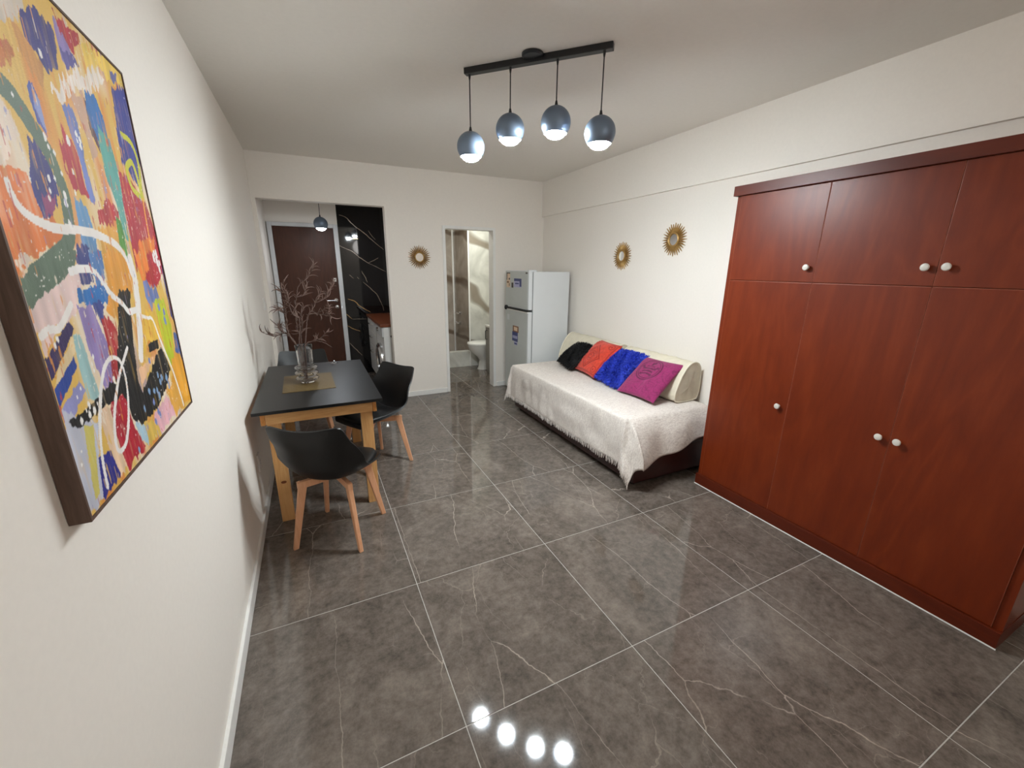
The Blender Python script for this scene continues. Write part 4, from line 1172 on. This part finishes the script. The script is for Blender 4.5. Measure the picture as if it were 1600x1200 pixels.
obj('shade', a, 'fill_rear', gl, smooth=True)
flush((2.45, 3.85, 2.5), 0.13, 'fill_bath', 'unseen round ceiling light added to brighten the bathroom')

# ---- sunburst mirrors
def sunburst(loc, normal_axis, label, r=0.135):
    t_ = thing('sunburst_mirror', loc, label, 'mirror', 'gold sunburst mirrors')
    # modelled facing local -y (back on y=0)
    a = nb(); n = 32
    for k in range(n):
        th = 2 * math.pi * k / n
        c, s = math.cos(th), math.sin(th); w0, w1, w2 = 0.0050, 0.0075, 0.0016
        rows_ = ((0.052, w0, 0.016), (0.088, w1, 0.013), (r, w2, 0.006))
        vs2 = []
        for rr, ww, hh in rows_:
            if k % 2: rr = rr if rr < 0.12 else rr * 0.94
            vs2.append([a.verts.new((c * rr - s * q * ww * 0.9, -hh * pz - 0.003, s * rr + c * q * ww * 0.9)) for q, pz in ((-1, 0.35), (0, 1.0), (1, 0.35), (1, 0.0), (-1, 0.0))])
        for p, q in zip(vs2, vs2[1:]):
            for i in range(5): a.faces.new((p[i], p[(i + 1) % 5], q[(i + 1) % 5], q[i]))
        a.faces.new(vs2[0]); a.faces.new(vs2[-1])
    obj('rays', a, 'brass', t_)
    a = nb(); lathe(a, [(0.046, 0.003), (0.046, 0.020), (0.052, 0.024), (0.060, 0.020), (0.062, 0.003)], 40, cap=False)
    bmesh.ops.rotate(a, verts=a.verts, cent=(0, 0, 0), matrix=Matrix.Rotation(R(90), 3, 'X'))
    obj('rim', a, 'brass', t_, smooth=True)
    a = nb(); lathe(a, [(0.0, 0.004), (0.0465, 0.004), (0.0465, 0.013), (0.0, 0.0132)], 40, cap=False)
    bmesh.ops.rotate(a, verts=a.verts, cent=(0, 0, 0), matrix=Matrix.Rotation(R(90), 3, 'X'))
    obj('mirror_glass', a, 'mirror', t_, smooth=True)
    t_.rotation_euler = (0, 0, normal_axis)
sunburst((1.604, YB, 1.665), 0.0, 'gold sunburst mirror on back wall between opening and bathroom door')
sunburst((XR, 1.60, 1.676), R(-90), 'gold sunburst mirror on right wall, the lower and nearer the refrigerator')
sunburst((XR, 0.950, 1.795), R(-90), 'gold sunburst mirror on right wall, the higher and nearer the wardrobe')

# ---- table setting
mt = obj('placemat', B(-0.163, 0.163, -0.237, 0.237, 0, 0.003, bev=0.001), 'gold_weave', loc=(0.337, 1.435, 0.7502), rot=(0, 0, R(1)))
tag(mt, 'gold woven placemat under the vase on the table', 'placemat')
VX, VY = 0.332, 1.425
vb = nb()
outer = [(0.0, 0.0), (0.040, 0.0), (0.047, 0.006)] + [(0.046 + 0.030 * math.sin(math.pi * k / 8) ** 0.7, 0.012 + 0.038 * k / 8) for k in range(0, 9)] + \
        [(0.048 + 0.030 * math.sin(math.pi * k / 8) ** 0.7, 0.052 + 0.038 * k / 8) for k in range(0, 9)] + [(0.049 + 0.027 * math.sin(math.pi * k / 8) ** 0.7, 0.092 + 0.036 * k / 8) for k in range(0, 9)] + \
        [(0.051, 0.132), (0.050, 0.17), (0.052, 0.23), (0.056, 0.27)]
inner = [(max(0.0, r - 0.0035), z) for r, z in reversed(outer[3:])] + [(0.040, 0.012), (0.0, 0.010)]
lathe(vb, outer + [(0.0545, 0.272)] + inner, 48, cap=False)
vs_o = obj('vase', vb, 'clear_glass', smooth='all', loc=(VX, VY, 0.7535))
tag(vs_o, 'clear glass vase with three bulging rings on the table', 'vase')
BRANCH=[[[(0.305,1.42,0.908),(0.309,1.418,1.033),(0.327,1.416,1.155),(0.327,1.413,1.212),(0.308,1.411,1.26),(0.33,1.409,1.354),(0.348,1.407,1.423),(0.396,1.404,1.469),(0.438,1.402,1.523),(0.457,1.4,1.565)],[(0.327,1.41,1.212),(0.292,1.39,1.247),(0.282,1.37,1.304),(0.268,1.35,1.374),(0.266,1.33,1.446)],[(0.33,1.41,1.354),(0.37,1.435,1.363),(0.389,1.46,1.405)]],[[(0.32,1.43,0.904),(0.345,1.433,1.028),(0.367,1.437,1.15),(0.391,1.44,1.23),(0.426,1.443,1.277),(0.456,1.447,1.349),(0.48,1.45,1.374)],[(0.437,1.44,1.309),(0.484,1.455,1.327),(0.516,1.47,1.346),(0.539,1.485,1.393),(0.56,1.5,1.417)],[(0.391,1.44,1.23),(0.459,1.42,1.246),(0.495,1.4,1.272),(0.528,1.38,1.278)],[(0.408,1.44,1.254),(0.472,1.427,1.228),(0.503,1.413,1.237),(0.525,1.4,1.221)]],[[(0.295,1.41,0.911),(0.287,1.403,1.029),(0.259,1.396,1.089),(0.25,1.389,1.162),(0.254,1.381,1.242),(0.251,1.374,1.304),(0.281,1.367,1.373),(0.243,1.36,1.396)],[(0.254,1.38,1.242),(0.227,1.36,1.268),(0.209,1.34,1.277)]],[[(0.301,1.43,0.906),(0.289,1.438,1.019),(0.263,1.447,1.077),(0.223,1.455,1.107),(0.178,1.463,1.092),(0.143,1.472,1.097),(0.099,1.48,1.112)],[(0.224,1.44,1.109),(0.199,1.47,1.147),(0.188,1.5,1.156)]],[[(0.316,1.42,0.907),(0.349,1.405,1.028),(0.407,1.39,1.052),(0.446,1.375,1.072),(0.488,1.36,1.113)],[(0.422,1.4,1.049),(0.465,1.38,1.038),(0.511,1.36,1.007)]],[[(0.312,1.44,0.903),(0.323,1.452,1.027),(0.327,1.464,1.099),(0.348,1.476,1.179),(0.342,1.488,1.227),(0.362,1.5,1.274)],[(0.327,1.46,1.1),(0.307,1.48,1.115),(0.307,1.5,1.178)]]]
lfm = nb()
lp_ = catmull([(0, 0, 0), (0.014, 0, 0.002), (0.032, 0, 0.010), (0.046, 0, 0.024), (0.052, 0, 0.040)], 8)
tube(lfm, [tuple(p) for p in lp_], [0.0010, 0.0022, 0.0031, 0.0033, 0.0028, 0.0022, 0.0014, 0.0005], 5)
leaf_mesh = None
blabels = ['tallest dried branch in the vase, curling up to the top', 'dried branch in the vase reaching up to the right, towards door handle', 'dried branch in the vase rising on the left side', 'dried branch in the vase bending out low to the far left', 'dried branch in the vase bending out low to the right', 'short dried twig in the middle of the vase']
random.seed(21)
for bi, lines in enumerate(BRANCH):
    sb = nb(); spots = []
    for li, ln in enumerate(lines):
        n = 7 * len(ln)
        pp = catmull(ln, n)
        pp = pp + np.array([[random.uniform(-1, 1) * 0.0022 for _ in range(3)] for _ in range(n)])
        if li == 0:
            pp[0] = (VX + (pp[0][0] - VX) * 0.35, VY + 0.015 * math.sin(bi * 2.1), 0.775)
            k0 = 7
            for k in range(1, k0 + 1):   # inside the neck
                f_ = k / k0
                tgt = np.array((VX + 0.035 * math.cos(bi * 1.1 + 2.4), VY + 0.03 * math.sin(bi * 1.1), 1.02))
                tgt[0] = VX + np.clip(pp[k0][0] - VX, -0.042, 0.042)
                pp[k] = pp[0] * (1 - f_) + tgt * f_
        r0 = 0.0052 if li == 0 else 0.0036
        tube(sb, [tuple(p) for p in pp], list(np.linspace(r0, 0.0014, n)), 6)
        st_ = int(n * (0.34 if li == 0 else 0.15))
        for k in range(st_, n):
            if random.random() < 0.62: spots.append((pp[k], pp[min(k + 1, n - 1)] - pp[k - 1]))
        for _ in range(2): spots.append((pp[-1], pp[-1] - pp[-2]))
    br = obj('dried_branch', sb, 'dry_branch', smooth=True)
    tag(br, blabels[bi], 'branch', 'dried branches in the glass vase')
    for p, d in spots:
        if p[2] < 1.05: continue
        if leaf_mesh is None:
            lo = obj('leaf', lfm, 'dry_leaf', br, smooth=True); leaf_mesh = lo.data
        else:
            lo = obj('leaf', leaf_mesh, None, br)
        s = random.uniform(0.55, 1.15)
        dv = Vector(d).normalized() + Vector((random.uniform(-1, 1), random.uniform(-1, 1), random.uniform(-0.3, 1.0))) * 0.7
        lo.location = tuple(p)
        lo.rotation_euler = (dv.to_track_quat('X', 'Z') @ Euler((random.uniform(-3.1, 3.1), 0, 0)).to_quaternion()).to_euler()
        lo.scale = (s, s, s)
# keys
ky = thing('key_bunch', (0.536, 2.0, 0.7502), 'small bunch of silver keys at far end of the table', 'keys')
kb2 = nb(); tube(kb2, [(0.016 * math.cos(a), 0.016 * math.sin(a), 0.006 + 0.004 * math.sin(a)) for a in np.linspace(0, 2 * math.pi, 20)], 0.0016, 6, cap=False)
obj('ring', kb2, 'chrome', ky, smooth=True)
for k, a in enumerate((20, 160, 250)):
    kk = nb()
    lathe(kk, [(0.004, 0), (0.012, 0), (0.012, 0.0025), (0.004, 0.0025)], 18, cap=False)
    bmesh.ops.translate(kk, verts=kk.verts, vec=(0.012, 0, 0))
    box(kk, 0.022, 0.058, -0.0035, 0.0035, 0.0, 0.0025); box(kk, 0.044, 0.05, -0.0065, -0.0035, 0.0, 0.0025); box(kk, 0.034, 0.038, -0.006, -0.0035, 0.0, 0.0025)
    obj('key', kk, 'chrome', ky, loc=(0.012 * math.cos(R(a)), 0.012 * math.sin(R(a)), 0.001 + 0.003 * k), rot=(0, R(-4 * k), R(a)))
tg = nb(); box(tg, 0, 0.012, 0, 0.012, 0, 0.02, bev=0.003)
obj('key_fob', tg, 'chrome', ky, loc=(-0.004, 0.01, 0.004))

# ---- switch and socket on the left wall
def plate(name, y, z, label, cat, kids):
    t_ = thing(name, (0, y, z), label, cat)
    obj('plate', B(0.0005, 0.010, -0.035, 0.035, -0.055, 0.055, bev=0.003), 'switch_plate', t_)
    kids(t_)
def sock(t_):
    obj('socket_insert', B(0.0095, 0.0125, -0.022, 0.022, -0.03, 0.03, bev=0.001), 'switch_plate', t_)
    for dy, dz in ((-0.009, 0.01), (0.009, 0.01), (0, -0.012)):
        obj('socket_hole', B(0.0122, 0.0128, dy - 0.002, dy + 0.002, dz - 0.005, dz + 0.005), 'black_plastic', t_)
def swt(t_):
    obj('rocker', B(0.0095, 0.014, -0.014, 0.014, -0.03, 0.03, bev=0.002), 'switch_plate', t_)
plate('wall_socket', 1.05, 0.362, 'white electrical socket low on left wall under the table', 'socket', sock)
plate('light_switch', 2.88, 1.2, 'white light switch on left wall next to the wide opening', 'light switch', swt)

# ---- kitchenette
kc = thing('kitchen_cabinet', (1.385, 4.28, 0), 'white kitchen base cabinet beyond the opening, against black marble', 'cabinet')
obj('body', B(-0.225, 0.24, -0.34, 0.365, 0.08, 0.855, bev=0.002), 'cabinet_white', kc)
obj('kick_board', B(-0.18, 0.24, -0.34, 0.365, 0.0, 0.08), 'black_plastic', kc)
for z0, z1 in ((0.085, 0.46), (0.465, 0.67), (0.675, 0.85)):
    dr = obj('drawer', B(-0.243, -0.226, -0.335, 0.36, z0, z1, bev=0.002), 'cabinet_white', kc)
    hh = nb(); zz = z1 - 0.06
    tube(hh, [(-0.243, -0.09, zz), (-0.272, -0.085, zz), (-0.275, 0, zz), (-0.272, 0.085, zz), (-0.243, 0.09, zz)], 0.006, 8)
    obj('handle', hh, 'chrome', dr, smooth=True)
wm = thing('washing_machine', (1.385, 3.64, 0), 'white front-loading washing machine under the wooden worktop', 'washing machine')
obj('body', B(-0.225, 0.24, -0.29, 0.29, 0.02, 0.85, bev=0.008), 'cabinet_white', wm)
obj('control_panel', B(-0.24, -0.224, -0.285, 0.285, 0.73, 0.845, bev=0.005), 'grey_frame', wm)
dd = nb(); lathe(dd, [(0.20, 0.0), (0.20, 0.03), (0.175, 0.05), (0.15, 0.045), (0.145, 0.02), (0.145, 0.0)], 40, cap=False)
bmesh.ops.rotate(dd, verts=dd.verts, cent=(0, 0, 0), matrix=Matrix.Rotation(R(-90), 3, 'Y'))
dw = obj('porthole_door', dd, 'chrome', wm, smooth=True, loc=(-0.224, 0, 0.42))
dg = nb(); lathe(dg, [(0.148, 0.018), (0.11, 0.035), (0.05, 0.045), (0, 0.047)], 32, cap=False)
bmesh.ops.rotate(dg, verts=dg.verts, cent=(0, 0, 0), matrix=Matrix.Rotation(R(-90), 3, 'Y'))
obj('porthole_glass', dg, 'dark_glass', dw, smooth=True)
kn = nb(); lathe(kn, [(0.026, 0), (0.024, 0.018), (0, 0.02)], 20, cap=False)
bmesh.ops.rotate(kn, verts=kn.verts, cent=(0, 0, 0), matrix=Matrix.Rotation(R(-90), 3, 'Y'))
obj('dial', kn, 'chrome', wm, smooth=True, loc=(-0.24, 0.05, 0.79))
hs = nb(); lathe(hs, [(0.016, 0), (0.014, 0.012), (0, 0.014)], 16, cap=False)
bmesh.ops.rotate(hs, verts=hs.verts, cent=(0, 0, 0), matrix=Matrix.Rotation(R(90), 3, 'X'))
obj('side_cap', hs, 'black_plastic', wm, smooth=True, loc=(-0.13, -0.29, 0.74))
wt = obj('worktop', B(1.125, 1.63, 3.335, 4.648, 0.856, 0.89, bev=0.003), 'worktop_wood')
tag(wt, 'reddish wooden kitchen worktop beyond the wide opening', 'worktop')

# ---- bathroom things
tlt = thing('toilet', (2.79, 4.20, 0), 'white ceramic toilet beyond the bathroom doorway', 'toilet')
def loft(bm, secs, n=28):
    """secs: (cx, rx, ry, z); egg-shaped rings pointing to -x"""
    rings = []
    for cx, rx, ry, z in secs:
        rings.append([bm.verts.new((cx - rx * math.cos(2 * math.pi * k / n) * (1.0 if math.cos(2 * math.pi * k / n) > 0 else 0.8), ry * math.sin(2 * math.pi * k / n), z)) for k in range(n)])
    for a, b in zip(rings, rings[1:]):
        for k in range(n): bm.faces.new((a[k], a[(k + 1) % n], b[(k + 1) % n], b[k]))
    bm.faces.new(rings[0]); bm.faces.new(rings[-1])
    return bm
obj('bowl', loft(nb(), [(0.02, 0.12, 0.10, 0.0), (0.02, 0.105, 0.085, 0.03), (0.03, 0.095, 0.08, 0.14), (0.02, 0.12, 0.10, 0.20), (-0.02, 0.19, 0.15, 0.29), (-0.03, 0.215, 0.175, 0.37), (-0.03, 0.22, 0.18, 0.40)]), 'ceramic', tlt, smooth=True)
obj('seat_lid', loft(nb(), [(-0.03, 0.225, 0.185, 0.402), (-0.03, 0.23, 0.19, 0.412), (-0.03, 0.225, 0.185, 0.43), (-0.03, 0.19, 0.15, 0.437)]), 'ceramic', tlt, smooth=True)
obj('tank', B(0.20, 0.42, -0.19, 0.19, 0.36, 0.74, bev=0.02, seg=3), 'ceramic', tlt, smooth=True)
obj('tank_lid', B(0.19, 0.425, -0.2, 0.2, 0.74, 0.765, bev=0.008), 'ceramic', tlt)
obj('tank_foot', B(0.10, 0.40, -0.09, 0.09, 0.0, 0.365, bev=0.02), 'ceramic', tlt)
vn = thing('bathroom_vanity', (2.985, 3.68, 0), 'grey bathroom vanity with white basin just inside the bathroom', 'vanity')
obj('cabinet', B(-0.24, 0.24, -0.26, 0.27, 0.0, 0.70, bev=0.004), 'vanity_grey', vn)
vd = obj('door', B(-0.256, -0.241, -0.255, 0.265, 0.05, 0.69, bev=0.003), 'vanity_grey', vn)
hv = nb(); tube(hv, [(-0.256, 0.20, 0.66), (-0.285, 0.20, 0.655), (-0.285, 0.20, 0.53), (-0.256, 0.20, 0.525)], 0.006, 8)
obj('handle', hv, 'black_metal', vd, smooth=True)
bs = nb(); box(bs, -0.26, 0.24, -0.27, 0.28, 0.70, 0.735, bev=0.008)
obj('basin', bs, 'ceramic', vn)
ft = nb(); tube(ft, [(0.15, 0, 0.735), (0.15, 0, 0.88), (0.12, 0, 0.91), (0.05, 0, 0.90), (0.03, 0, 0.87)], 0.012, 10)
obj('faucet', ft, 'chrome', vn, smooth=True)
# shower fittings on the side wall of the shower
for z, y, nm, lb in ((0.82, 4.90, 'shower_mixer', 'chrome shower mixer tap, the upper of two in the shower'), (0.655, 4.90, 'shower_spout', 'chrome shower spout, the lower of two in the shower')):
    sm = thing(nm, (2.66, y, z), lb, 'tap')
    a = nb(); lathe(a, [(0.03, 0), (0.03, 0.012), (0.014, 0.016), (0.014, 0.06), (0, 0.06)], 20, cap=False)
    bmesh.ops.rotate(a, verts=a.verts, cent=(0, 0, 0), matrix=Matrix.Rotation(R(-90), 3, 'Y'))
    obj('body', a, 'chrome', sm, smooth=True)
    a = nb(); tube(a, [(-0.05, -0.10, 0), (-0.05, 0.10, 0.0)], 0.014, 12)
    obj('lever', a, 'chrome', sm, smooth=True)
rd = nb(); tube(rd, [(1.76, 5.08, 1.99), (2.45, 5.08, 1.99)], 0.010, 10); tube(rd, [(2.45, 5.08, 1.99), (2.45, 5.2, 1.99)], 0.010, 10)
tag(obj('shower_rail', rd, 'chrome', smooth=True), 'thin chrome rail high up in the shower', 'rail')
